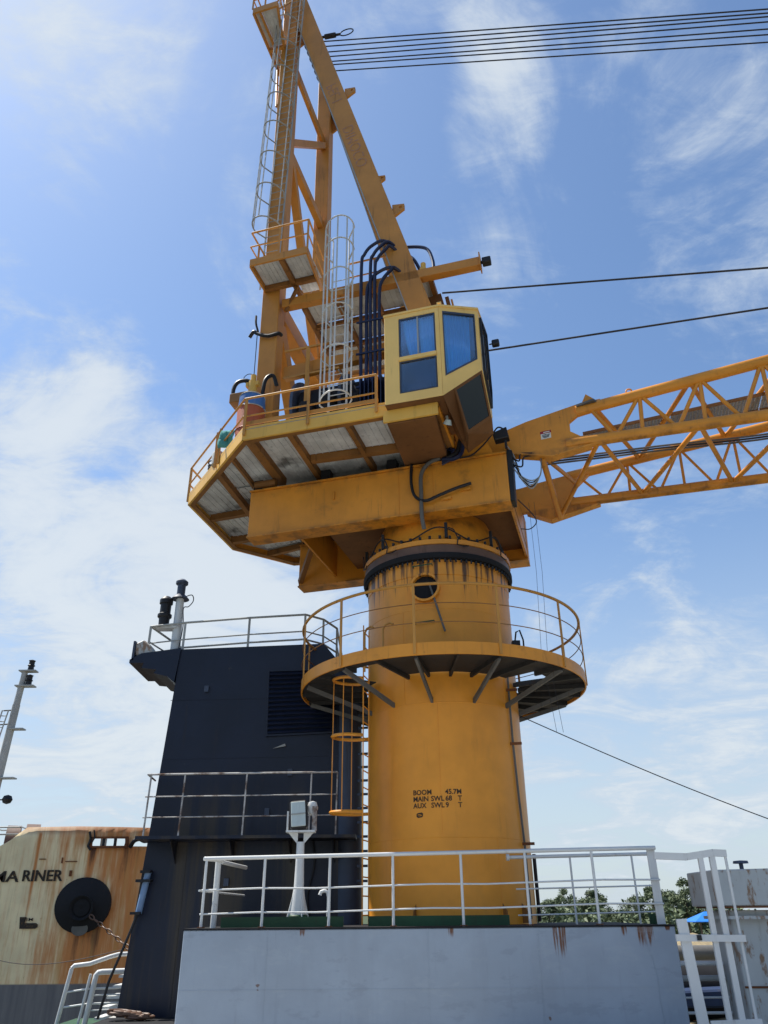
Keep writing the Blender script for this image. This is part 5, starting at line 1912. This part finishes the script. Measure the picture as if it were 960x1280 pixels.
for z in (0.86,):
    m = MB()
    m.tube((2.09, 14.75, z), (2.14, 14.75, z), 0.055, 12)
    m.build('end_cap', 'white', ir)

# ================================================================== RIGHT SIDE GANGWAY AND VENT BOX
gw = thing('boarding_gangway', 'white angular steel gangway frame right of the deckhouse', 'gangway', W(4.9, 13.0, -1.75))
stick('top_bar', (4.12, 13.0, 0.765), (4.62, 13.0, 0.745), 0.10, 0.06, 'white', gw, tw, up=(0, 1, 0))
stick('top_bar', (4.62, 13.0, 0.745), (5.03, 13.0, 0.80), 0.10, 0.06, 'white', gw, tw, up=(0, 1, 0))
stick('top_bar', (5.03, 13.0, 0.80), (5.24, 13.0, 0.79), 0.10, 0.06, 'white', gw, tw, up=(0, 1, 0))
stick('upright', (4.83, 13.0, -1.5), (4.83, 13.0, 0.74), 0.075, 0.05, 'white', gw, tw, up=(0, 1, 0))
stick('upright', (5.01, 13.0, -1.75), (5.01, 13.0, 0.77), 0.085, 0.05, 'white', gw, tw, up=(0, 1, 0))
stick('upright', (4.47, 13.0, -1.75), (4.38, 13.0, -0.10), 0.15, 0.05, 'white', gw, tw, up=(0, 1, 0))
rod('stay_rod', (5.21, 13.0, -1.75), (5.22, 13.0, 0.78), 0.022, 'white', gw, tw)
stick('cross_bar', (4.25, 12.97, -0.345), (5.27, 12.97, -0.36), 0.09, 0.05, 'white', gw, tw, up=(0, 1, 0))
stick('cross_bar', (4.55, 12.97, -1.42), (5.27, 12.97, -1.40), 0.09, 0.05, 'white', gw, tw, up=(0, 1, 0))
m = MB()
m.box((4.58, 12.93, -0.345), (0.06, 0.04, 0.07))
m.build('latch', 'black', gw)

vb = thing('vent_box', 'grey white ventilator box with rust patches at the right edge', 'ventilator', W(6.4, 14.9, -1.75))
m = MB()
m.prism([(5.56, 14.5, 0.07), (7.4, 14.5, 0.07), (7.4, 14.5, 0.655), (5.56, 14.5, 0.625)], (0, 1.3, 0))
m.build('hood', 'greywhite', vb, bevel=0.015)
m = MB()
m.box((6.58, 15.15, 0.055), (1.90, 1.36, 0.02))
m.build('drip_lip', 'rust', vb)
m = MB()
m.box((6.65, 15.2, -0.87), (1.72, 1.1, 1.76))
m.build('trunk_wall', 'greywhite', vb, bevel=0.015)
m = MB()
m.box((6.6, 15.1, -0.10), (1.80, 1.2, 0.05))
m.build('band', 'greywhite', vb)
m = MB()
m.box((6.65, 14.64, -1.1), (1.72, 0.02, 0.03))
m.build('weld_rib', 'rust', vb)
m = MB()
m.lathe([(0, 0.62), (0.035, 0.62), (0.035, 0.73), (0.13, 0.735), (0.12, 0.775), (0, 0.785)], (6.19, 14.8, 0), 18)
m.build('mushroom_cap', 'navymetal', vb)

er = thing('deck_edge_railing', 'white horizontal pipe bars beyond the gangway at the deck edge', 'railing', W(5.5, 15.4, -1.75))
for h, r in ((-0.80, 0.035), (-1.02, 0.045), (-1.30, 0.016), (-1.52, 0.022)):
    rod('pipe_bar', (4.7, 15.4, h), (10.4, 15.4, h), r, 'white' if r < 0.04 else 'galv', er, tw)
for x in (5.75, 7.5, 9.2, 10.4):
    stick('railing_post', (x, 15.42, -1.75), (x, 15.42, -0.78), 0.04, 0.04, 'white', er, tw)

# ================================================================== LEFT BOARDING LADDER
bl = thing('boarding_ladder', 'white railed accommodation ladder with steps at the casing foot', 'boarding ladder', W(-6.2, 19.3, -2.0))
m = MB()
m.box((-6.15, 19.4, -2.02), (1.5, 1.6, 0.06))
m.build('landing', 'green', bl)
rod('handrail', (-6.88, 19, -2.0), (-6.74, 19, -0.98), 0.045, 'white', bl, tw)
mb2 = MB()
mb2.path([(-6.74, 19, -0.98), (-6.70, 19.02, -0.93), (-6.4, 19.1, -0.90), (-6.05, 19.3, -0.78), (-5.90, 19.4, -0.74), (-5.3, 19.6, -0.72)], 0.045, 10)
mb2.build('handrail', 'white', bl)
mb2 = MB()
mb2.path([(-6.30, 19.0, -2.0), (-6.20, 19.0, -1.10), (-6.17, 19.02, -1.06), (-6.1, 19.05, -1.05), (-5.4, 19.3, -1.04)], 0.055, 10)
mb2.build('handrail', 'white', bl)
rod('railing_post', (-6.42, 18.95, -2.0), (-6.30, 18.95, -1.08), 0.03, 'white', bl, tw)
for h in (-1.35, -1.62):
    rod('mid_rail', (-6.84 + (h + 2) * 0.10, 19, h - 0.06), (-6.3, 19, h), 0.018, 'white', bl, tw)
    rod('mid_rail', (-6.26, 19, h), (-5.4, 19.3, h), 0.02, 'white', bl, tw)
    rod('mid_rail', (-6.26, 19, h - 0.12), (-5.4, 19.3, h - 0.12), 0.014, 'white', bl, tw)
for k in range(5):
    m = MB()
    m.box((-5.95 + 0.10 * k, 19.5, -1.9 + 0.19 * k), (0.42, 0.7, 0.05))
    m.build('step', 'white', bl)
m = MB()
m.prism([(-6.05, 19.9, -2.0), (-5.5, 19.9, -2.0), (-5.2, 19.9, -0.95), (-5.45, 19.9, -0.95)], (0, 0.04, 0))
m.build('side_plate', 'white', bl)

# ================================================================== RUSTED SHIP
sh = thing('rusted_ship', 'rust streaked cream ship bow with black anchor pocket and painted name', 'ship', W(-14, 32, -7.5))


def hull_y(x):
    return 32.0 + (0.0 if x < -12 else 0.05 * (x + 12) ** 2)


def hull_top(x):
    pts = [(-60, 2.2), (-15.6, 2.25), (-15.2, 2.32), (-14.8, 2.44), (-14.45, 2.64), (-14.2, 2.86), (-13.9, 3.08), (-12, 3.10), (-9.2, 3.06), (-2, 3.3)]
    for (a, b), (c, d) in zip(pts, pts[1:]):
        if x <= c:
            return b + (d - b) * (x - a) / (c - a)
    return 3.3


cols = [-60, -45, -30, -22, -18, -16.4, -15.6, -15.2, -14.8, -14.45, -14.2, -13.9, -13.4, -12.8, -12, -11.32, -10.92, -10.86, -10.48, -10.42, -10.05, -9.82, -9.3, -8.6, -7.8, -7, -6, -5, -4]
lows = [-7.9, -5, -2.13, -1, 0.4, 1.6, 2.20, 2.39, 2.66]
pts, fs = [], []
for x in cols:
    tp_ = hull_top(x)
    hs_ = [min(h, tp_ - 0.02 * (9 - k)) if h > 1.9 else h for k, h in enumerate(lows)] + [tp_]
    for h in hs_:
        flare = 0.05 * (2.5 - h) if h > -3 else 0.275
        pts.append((x, hull_y(x) + flare * 0.4, h))
nl = len(lows) + 1
for i in range(len(cols) - 1):
    for k in range(nl - 1):
        slot = (k == 7 and cols[i] in (-11.32, -10.86, -10.42, -9.82))
        if not slot:
            fs.append((i * nl + k, (i + 1) * nl + k, (i + 1) * nl + k + 1, i * nl + k + 1))
m = MB()
m.add(pts, fs, True)
hu = m.build('hull', 'hull', sh, sharp=False)
sd = hu.modifiers.new('plate', 'SOLIDIFY')
sd.thickness = 0.06
m = MB()
m.prism([(-60, 32.4, 1.55), (-12, 32.4, 1.55), (-6, 34.3, 1.55), (-4, 36, 1.55), (-6, 38, 1.55), (-12, 40.5, 1.55), (-60, 41, 1.55)], (0, 0, 0.06))
m.build('foredeck', 'deck', sh)
m = MB()
m.prism([(-60, 41, -7.9), (-12, 40.5, -7.9), (-6, 38, -7.9), (-4, 35.5, -7.9), (-4, 35.45, 1.5), (-60, 41, 1.5)], (0, 0.06, 0))
m.build('far_side', 'hull', sh)
for x in (-10.89, -10.45):
    m = MB()
    m.lathe([(0.06, 2.36), (0.05, 2.5), (0.06, 2.69)], (x, 32.04, 0), 12)
    m.build('chock_roller', 'black', sh)
m = MB()
m.ring_panel([(-11.42, 31.95, 2.32), (-9.97, 31.99, 2.32), (-9.93, 31.99, 2.5), (-9.97, 31.99, 2.72), (-11.42, 31.95, 2.72), (-11.46, 31.95, 2.5)],
             [(-11.30, 31.95, 2.395), (-10.07, 31.99, 2.395), (-10.05, 31.99, 2.5), (-10.07, 31.99, 2.655), (-11.30, 31.95, 2.655), (-11.33, 31.95, 2.5)], (0, 0.1, 0))
m.build('chock_frame', 'rust', sh)
hose([(-9.86, 32.1, 2.36), (-9.7, 31.95, 2.55), (-9.5, 31.95, 2.62), (-9.3, 32.0, 2.55), (-9.0, 32.1, 2.60), (-8.7, 32.2, 2.5)], 0.08, 'black', sh, name='mooring_fairlead', tf=tw)
hose([(-11.44, 31.9, 2.9), (-11.36, 31.9, 2.6), (-11.42, 31.9, 2.4), (-11.30, 31.9, 2.25)], 0.045, 'black', sh, name='cable', tf=tw)
hose([(-11.28, 31.9, 2.95), (-11.22, 31.9, 2.7), (-11.3, 31.9, 2.5)], 0.03, 'black', sh, name='cable', tf=tw)


# anchor pocket
def disc(prof, c, rx, rz, n=40):
    pts, fs = [], []
    for i in range(n):
        a = 2 * math.pi * i / n
        for r, y in prof:
            pts.append((c[0] + r * rx * math.cos(a), c[1] + y, c[2] + r * rz * math.sin(a)))
    k = len(prof)
    for i in range(n):
        j = (i + 1) % n
        for q in range(k - 1):
            fs.append((i * k + q, j * k + q, j * k + q + 1, i * k + q + 1))
    m = MB()
    m.add(pts, fs, True)
    return m


ap = disc([(1.0, 0.08), (1.0, -0.06), (0.96, -0.09), (0.0, -0.30)], (-11.30, 32.0, 0.38), 1.03, 0.93).build('anchor_pocket', 'matt', sh)
disc([(0.32, -0.24), (0.40, -0.34), (0.44, -0.36), (0.44, -0.26)], (-11.24, 32.0, 0.28), 1.0, 0.93).build('hawse_ring', 'matt', ap)
disc([(0.30, -0.28), (0.0, -0.27)], (-11.24, 32.0, 0.28), 1.0, 0.93).build('hawse_hole', 'matt', ap)
disc([(0.30, -0.05), (0.30, -0.10), (0.0, -0.11)], (-11.25, 31.97, -0.40), 1.0, 0.75, 20).build('scuffed_patch', 'grey', ap)


def flat_text(name, txt, x0, h0, width, capn, y, mat, parent, bold=0.0):
    pts, fs = text_faces(txt, 1.0, 0.015)
    xs2 = [p[0] for p in pts]
    hs2 = [p[1] for p in pts]
    sx_ = width / (max(xs2) - min(xs2))
    sz_ = capn / (max(hs2) - min(hs2))
    m = MB()
    for off in ((0, 0), (bold, 0)) if bold else ((0, 0),):
        m.add([(x0 + off[0] + (p[0] - min(xs2)) * sx_, y - off[0] * 0.05, h0 + (p[1] - min(hs2)) * sz_) for p in pts], fs)
    return m.build(name, mat, parent, sharp=False)


flat_text('ship_name_lettering', 'MA', -14.86, 1.17, 0.98, 0.38, 31.985, 'stencil', sh, 0.02)
flat_text('ship_name_lettering', 'RINER', -13.74, 1.19, 1.50, 0.38, 31.985, 'stencil', sh, 0.02)
flat_text('ship_name_lettering', 'M', -13.22, -0.13, 0.16, 0.10, 31.99, 'stencil', sh)
flat_text('ship_name_lettering', '15', -13.36, -0.13, 0.11, 0.10, 31.99, 'stencil', sh)
m = MB()
m.prism([(-13.56, 31.99, 0.0), (-13.31, 31.99, 0.0), (-13.34, 31.99, -0.20), (-12.92, 31.99, -0.20), (-12.84, 31.99, -0.25), (-12.84, 31.99, -0.33), (-12.92, 31.99, -0.38), (-13.50, 31.99, -0.38)], (0, 0.005, 0))
m.build('draught_mark', 'stencil', sh)
for (x, h, s) in ((-13.1, 1.95, 0.25), (-12.0, 1.86, 0.45), (-12.35, 1.90, 0.05), (-11.95, 1.45, 0.10)):
    m = MB()
    m.box((x, 31.985, h), (s, 0.03, 0.03 if s > 0.11 else 0.2))
    m.build('bracket_stub', 'rust', sh)
# railing and deck gear forward of the break
for h in (2.86, 3.12):
    rod('handrail', (-20, 32.3, h), (-14.35, 32.3, h), 0.03, 'galv', sh, tw)
for x in (-19, -17.2, -15.4):
    rod('railing_post', (x, 32.3, 2.2), (x, 32.3, 3.12), 0.03, 'galv', sh, tw)
wn = thing('anchor_windlass', 'dark rusty windlass drums on the rusted ship foredeck', 'windlass', W(-15.8, 35, 1.6))
for (x, r, z) in ((-15.9, 0.9, 2.55), (-15.1, 0.75, 2.75), (-14.4, 0.45, 2.75)):
    m = MB()
    m.tube((x - 0.15, 35, z), (x + 0.35, 35.2, z), r, 24)
    m.build('drum', 'grease', wn)
m = MB()
m.box((-15.2, 35.2, 2.0), (2.6, 1.2, 0.9))
m.build('bed', 'rust', wn, bevel=0.05)
m = MB()
m.path([(-16.9 + 0.35 * k, 34.8, 3.3 + 0.10 * math.sin(k * 1.9)) for k in range(6)], 0.03, 6)
m.build('mooring_line', 'galv', wn)
for (x, w2) in ((-13.0, 1.0), (-11.9, 0.5)):
    m = MB()
    pts = []
    for k in range(26):
        a = 2 * math.pi * k / 26 * 2
        pts.append((x + w2 * 0.5 * math.cos(a) , 35 + 0.4 * math.sin(a), 3.08 + 0.16 * abs(math.sin(a * 1.5)) ))
    m.path(pts, 0.045, 6)
    ob = m.build('mooring_coil', 'galv', None, ('wider' if w2 > 0.7 else 'narrower') + ' coil of pale mooring rope showing above the rusted bulwark', 'rope coil')
    stick('coil_post', (x, 35, 1.6), (x, 35, 3.1), 0.2, 0.2, 'grey', ob, tw)

sm_ = thing('ship_mast', 'slim grey mast with lamps and ladder standing behind the rusted ship', 'mast', W(-21.9, 45, 0))
m = MB()
m.tube((-22.0, 45, 0.0), (-21.6, 45, 11.0), 0.27, 18, r2=0.21)
m.tube((-21.6, 45, 11.0), (-21.5, 45, 13.0), 0.19, 18, r2=0.17)
m.build('pole', 'ladder', sm_)
for (h, w3) in ((13.0, 1.0), (12.1, 1.1), (9.6, 0.9), (6.9, 1.0)):
    m = MB()
    m.box((-21.3, 45, h), (w3, 0.5, 0.07))
    m.build('lamp_shelf', 'galv', sm_)
for (x, h) in ((-21.2, 13.04), (-21.15, 12.14)):
    m = MB()
    m.lathe([(0, 0), (0.18, 0), (0.16, 0.25), (0.22, 0.3), (0.16, 0.36), (0.16, 0.55), (0.2, 0.6), (0, 0.68)], (x, 45, h), 14)
    m.build('mast_lamp', 'black', sm_)
m = MB()
m.lathe([(0, -0.25), (0.2, -0.18), (0.28, 0), (0.2, 0.18), (0, 0.25)], (-20.9, 44.8, 5.75), 14)
m.box((-21.2, 44.9, 5.75), (0.6, 0.06, 0.06))
m.build('mast_lamp', 'black', sm_)
for z in (6.2, 8.0, 9.8, 10.6):
    rod('stay_bar', (-22.5 + 0.08 * (z - 6), 44.7, z), (-21.75, 45, z + 0.1), 0.04, 'grey', sm_, tw)
for x in (-22.7, -22.35):
    rod('ladder_rail', (x - 0.3, 44.6, 4.0), (x + 0.55, 44.6, 10.6), 0.04, 'galv', sm_, tw)
for k in range(20):
    h = 4.2 + k * 0.32
    x = -22.7 - 0.3 + 0.85 * (h - 4.0) / 6.6
    rod('rung', (x, 44.6, h), (x + 0.35, 44.6, h), 0.03, 'galv', sm_, tw)
m = MB()
m.box((-23.6, 45, -0.5), (4.0, 5, 5.5))
m.build('mast_house', 'greywhite', sm_)

m = MB()
m.path([(-14.0 + 5.0 * i / 12, 30, -1.0 - 0.42 * math.sin(math.pi * (i / 12) ** 0.8) + 0.0 * i) for i in range(13)], 0.012, 5)
m.build('messenger_line', 'wire', None, 'thin line sagging across the cream hull below the name', 'line')
ch = thing('anchor_chain', 'dark chain slanting down right from the anchor pocket', 'chain', W(-9.6, 31.4, -0.8))
for k in range(9):
    t = k / 8
    c = lerp((-10.75, 31.55, -0.02), (-9.1, 30.8, -0.95), t)
    d = (Vector((-9.1, 30.8, -0.95)) - Vector((-10.75, 31.55, -0.02))).normalized()
    sdv = Vector((0, 1, 0)) if k % 2 else d.cross(Vector((0, 1, 0))).normalized()
    m = MB()
    m.path([tuple(Vector(c) + d * (0.13 * math.cos(R(a))) + sdv * (0.06 * math.sin(R(a)))) for a in range(0, 360, 30)], 0.024, 6, closed=True)
    m.build('chain_link', 'grease', ch)

# ================================================================== RIVERBANK
m = MB()
m.tube((9.0, 30, -1.28), (13.5, 30.4, -1.30), 0.26, 20)
dp = m.build('discharge_pipe', 'grey', None, 'thick grey pipe lying on trestles along the bank behind the gangway', 'pipe')
for x in (9.4, 10.4, 12.4):
    stick('trestle', (x, 30.2, -3.0), (x, 30.2, -1.66), 0.2, 0.2, 'rust', dp, tw)
tk = thing('rusty_tank', 'dark rusty cylindrical tank on the bank behind the gangway bars', 'tank', W(9.2, 26.1, -2.75))
m = MB()
m.tube((8.15, 26, -2.05), (10.4, 26.3, -2.05), 0.78, 26)
m.build('shell', 'matt', tk)
for x in (8.6, 9.9):
    m = MB()
    m.box((x, 26.1, -2.75), (0.2, 1.0, 0.5))
    m.build('saddle', 'rust', tk)
sk = thing('work_skiff', 'small dark blue skiff hauled out low on the bank', 'boat', W(8.5, 24.6, -2.9))
m = MB()
m.prism([(7.6, 24.4, -1.92), (9.4, 24.4, -1.86), (9.0, 24.4, -2.3), (7.9, 24.4, -2.3)], (0, 0.9, 0))
m.build('hull', 'skiffpaint', sk, bevel=0.05)
m = MB()
m.box((8.5, 24.9, -1.95), (1.4, 0.7, 0.05))
m.build('thwart', 'galv', sk)
rr = random.Random(11)
for k in range(4):
    x, y = 7.6 + rr.random() * 1.8, 24.2 + rr.random() * 3.5
    a = rr.uniform(-0.4, 0.4)
    ln = rr.uniform(0.8, 2.0)
    h = -2.6 + rr.uniform(-0.1, 0.7)
    stick('scrap_pipe', (x, y, h), (x + ln * math.cos(a), y + ln * math.sin(a), h + rr.uniform(-.1, .2)), 0.1, 0.08, ('rust', 'grey', 'grease', 'galv')[k % 4], None, tw,
          label=('rusty brown', 'dull grey', 'dark greasy', 'pale zinc')[k] + ' loose scrap pipe lying on the sandy bank behind the gangway', cat='scrap pipe', group='scrap pipes on the bank')
st = thing('blue_shelter', 'open shelter with bright blue sheet roof on the sandy bank', 'shelter', W(22.3, 60, -2.7))
m = MB()
m.add([(20.7, 58.6, -0.62), (24.6, 58.6, -0.62), (24.6, 60, -0.02), (21.9, 60, -0.02), (20.7, 61.4, -0.62), (24.6, 61.4, -0.62)], [(0, 1, 2, 3), (3, 2, 5, 4), (0, 3, 4)])
rf = m.build('roof', 'bluetarp', st)
rf.modifiers.new('solid', 'SOLIDIFY').thickness = 0.05
for x in (21.1, 22.6, 24.3):
    for y in (58.9, 61.1):
        stick('post', (x, y, -2.9), (x, y, -0.62), 0.1, 0.1, 'bark', st, tw)
m = MB()
m.box((23.4, 60.4, -1.75), (1.6, 0.2, 2.0))
m.build('tarpaulin_wall', 'green', st)

# trees: leaf-sized faces in clumps through the crown
def crown_mesh(name, seed, w_, h_, n_cl, per, palm=False):
    r = random.Random(seed)
    v, f = [], []

    def leafq(c, s):
        a, b = r.uniform(0, 6.28), r.uniform(-0.9, 0.9)
        u = Vector((math.cos(a) * math.cos(b), math.sin(a) * math.cos(b), math.sin(b)))
        t = u.cross(Vector((r.uniform(-1, 1), r.uniform(-1, 1), r.uniform(-1, 1)))).normalized()
        o = len(v)
        v.extend([c - u * s, c + t * s * 0.5, c + u * s, c - t * s * 0.5])
        f.append((o, o + 1, o + 2, o + 3))
    for k in range(n_cl):
        z = r.uniform(0.05, 1.0)
        rad = w_ * (0.55 + 0.45 * math.sin(math.pi * min(1, z * 0.9 + 0.15))) * math.sqrt(r.random()) * (1.0 - 0.55 * max(0, z - 0.6) / 0.4)
        a = r.uniform(0, 6.28)
        c = Vector((rad * math.cos(a), rad * math.sin(a), z * h_))
        cr = r.uniform(0.35, 0.75) * w_ * 0.42
        for i in range(per):
            d = Vector((r.gauss(0, 1), r.gauss(0, 1), r.gauss(0, 0.75)))
            if d.length > 1.9:
                d = d.normalized() * 1.9 * r.random()
            leafq(c + d * cr * 0.55, r.uniform(0.07, 0.15))
    me = bpy.data.meshes.new(name)
    me.from_pydata([tuple(p) for p in v], [], f)
    me.materials.append(M['leaf'])
    return me


CM = [crown_mesh('crown_leaves', 1, 2.1, 3.2, 44, 170), crown_mesh('crown_leaves', 2, 2.5, 2.8, 46, 170), crown_mesh('crown_leaves', 3, 2.0, 3.6, 44, 170), crown_mesh('crown_leaves', 4, 2.6, 3.0, 34, 120)]


def tree(x, y, g, hh, kind, lab, sc=1.0):
    hh *= 1.12
    t = thing('tree', lab, 'tree', W(x, y, g), 'trees on the far bank')
    m = MB()
    th = hh - 2.6 * sc
    m.path([(x, y, g - 0.2), (x + 0.08, y, g + th * 0.5), (x - 0.05, y, g + th + 1.2 * sc)], 0.17 * sc, 8, r2=0.07 * sc)
    for k in range(4):
        a = k * 1.7 + x
        m.path([(x, y, g + th * (0.6 + 0.1 * k)), (x + 0.9 * sc * math.cos(a), y + 0.9 * sc * math.sin(a), g + th * (0.8 + 0.1 * k) + 0.7 * sc)], 0.06 * sc, 6, r2=0.025)
    m.build('trunk', 'bark', t)
    ob = bpy.data.objects.new('crown', CM[kind])
    COL.objects.link(ob)
    ob.scale = (sc, sc, hh / 5.6 if sc < 1 else sc)
    ob.rotation_euler = (0, 0, x * 2.1)
    place(ob, W(x, y, g + th - 0.5 * sc), t)
    return t


TD = 88


def tx(px):
    return (px - 480) / 961 * TD * 0.886


tree(tx(655), TD, -2.7, 3.4, 1, 'bushy tree half hidden behind the pedestal right edge', 0.8)
tree(tx(682), TD, -2.7, 3.6, 0, 'small round tree just right of the pedestal', 0.85)
tree(tx(704), TD + 2, -2.7, 4.1, 2, 'tree with pointed crown second right of the pedestal', 0.9)
tree(tx(728), TD, -2.7, 3.9, 1, 'broad tree behind the deckhouse railing, third right of the pedestal', 0.9)
tree(tx(748), TD + 3, -2.7, 4.2, 0, 'taller tree behind the inner railing middle post', 0.9)
tree(tx(772), TD, -2.7, 3.0, 3, 'low sparse tree in the dip of the treeline', 0.8)
tree(tx(794), TD + 1, -2.7, 3.9, 3, 'loose crowned tree left of the flat white post', 0.9)
tree(tx(814), TD, -2.7, 4.4, 0, 'tree directly behind the flat white post', 0.95)
tree(tx(843), TD - 3, -2.7, 4.3, 2, 'tallest leafy tree between the white post and the gangway', 1.02)
tree(tx(852), TD + 4, -2.7, 4.2, 0, 'shorter tree behind the tallest one', 0.95)
tree(tx(872), TD, -2.7, 3.9, 3, 'flat topped tree beside the gangway upright', 0.9)
tree(tx(890), TD + 5, -2.7, 3.4, 1, 'low tree above the blue shelter roof', 0.9)
tree(tx(915), TD + 2, -2.7, 3.6, 0, 'tree hidden mostly by the vent box', 0.9)
r5 = random.Random(5)
v, f = [], []
for k in range(14000):
    x = r5.uniform(tx(640), tx(960))
    y = TD - 6 + r5.uniform(-3, 3)
    hmax = 1.5 + 0.5 * math.sin(x * 0.8) + 0.4 * math.sin(x * 2.3)
    c = W(x, y, -2.8 + abs(r5.gauss(0, 0.5)) * max(0.3, hmax) * 1.3)
    a = r5.uniform(0, 6.28)
    u = Vector((math.cos(a), math.sin(a), r5.uniform(-0.8, 0.8))) * r5.uniform(0.15, 0.35)
    t = u.cross(Vector((r5.uniform(-1, 1), r5.uniform(-1, 1), r5.uniform(-1, 1)))).normalized() * 0.13
    o = len(v)
    v += [c - u, c + t, c + u, c - t]
    f.append((o, o + 1, o + 2, o + 3))
me = bpy.data.meshes.new('undergrowth')
me.from_pydata([tuple(p) for p in v], [], f)
me.materials.append(M['leaf'])
ob = bpy.data.objects.new('undergrowth', me)
COL.objects.link(ob)
ob['kind'] = 'stuff'
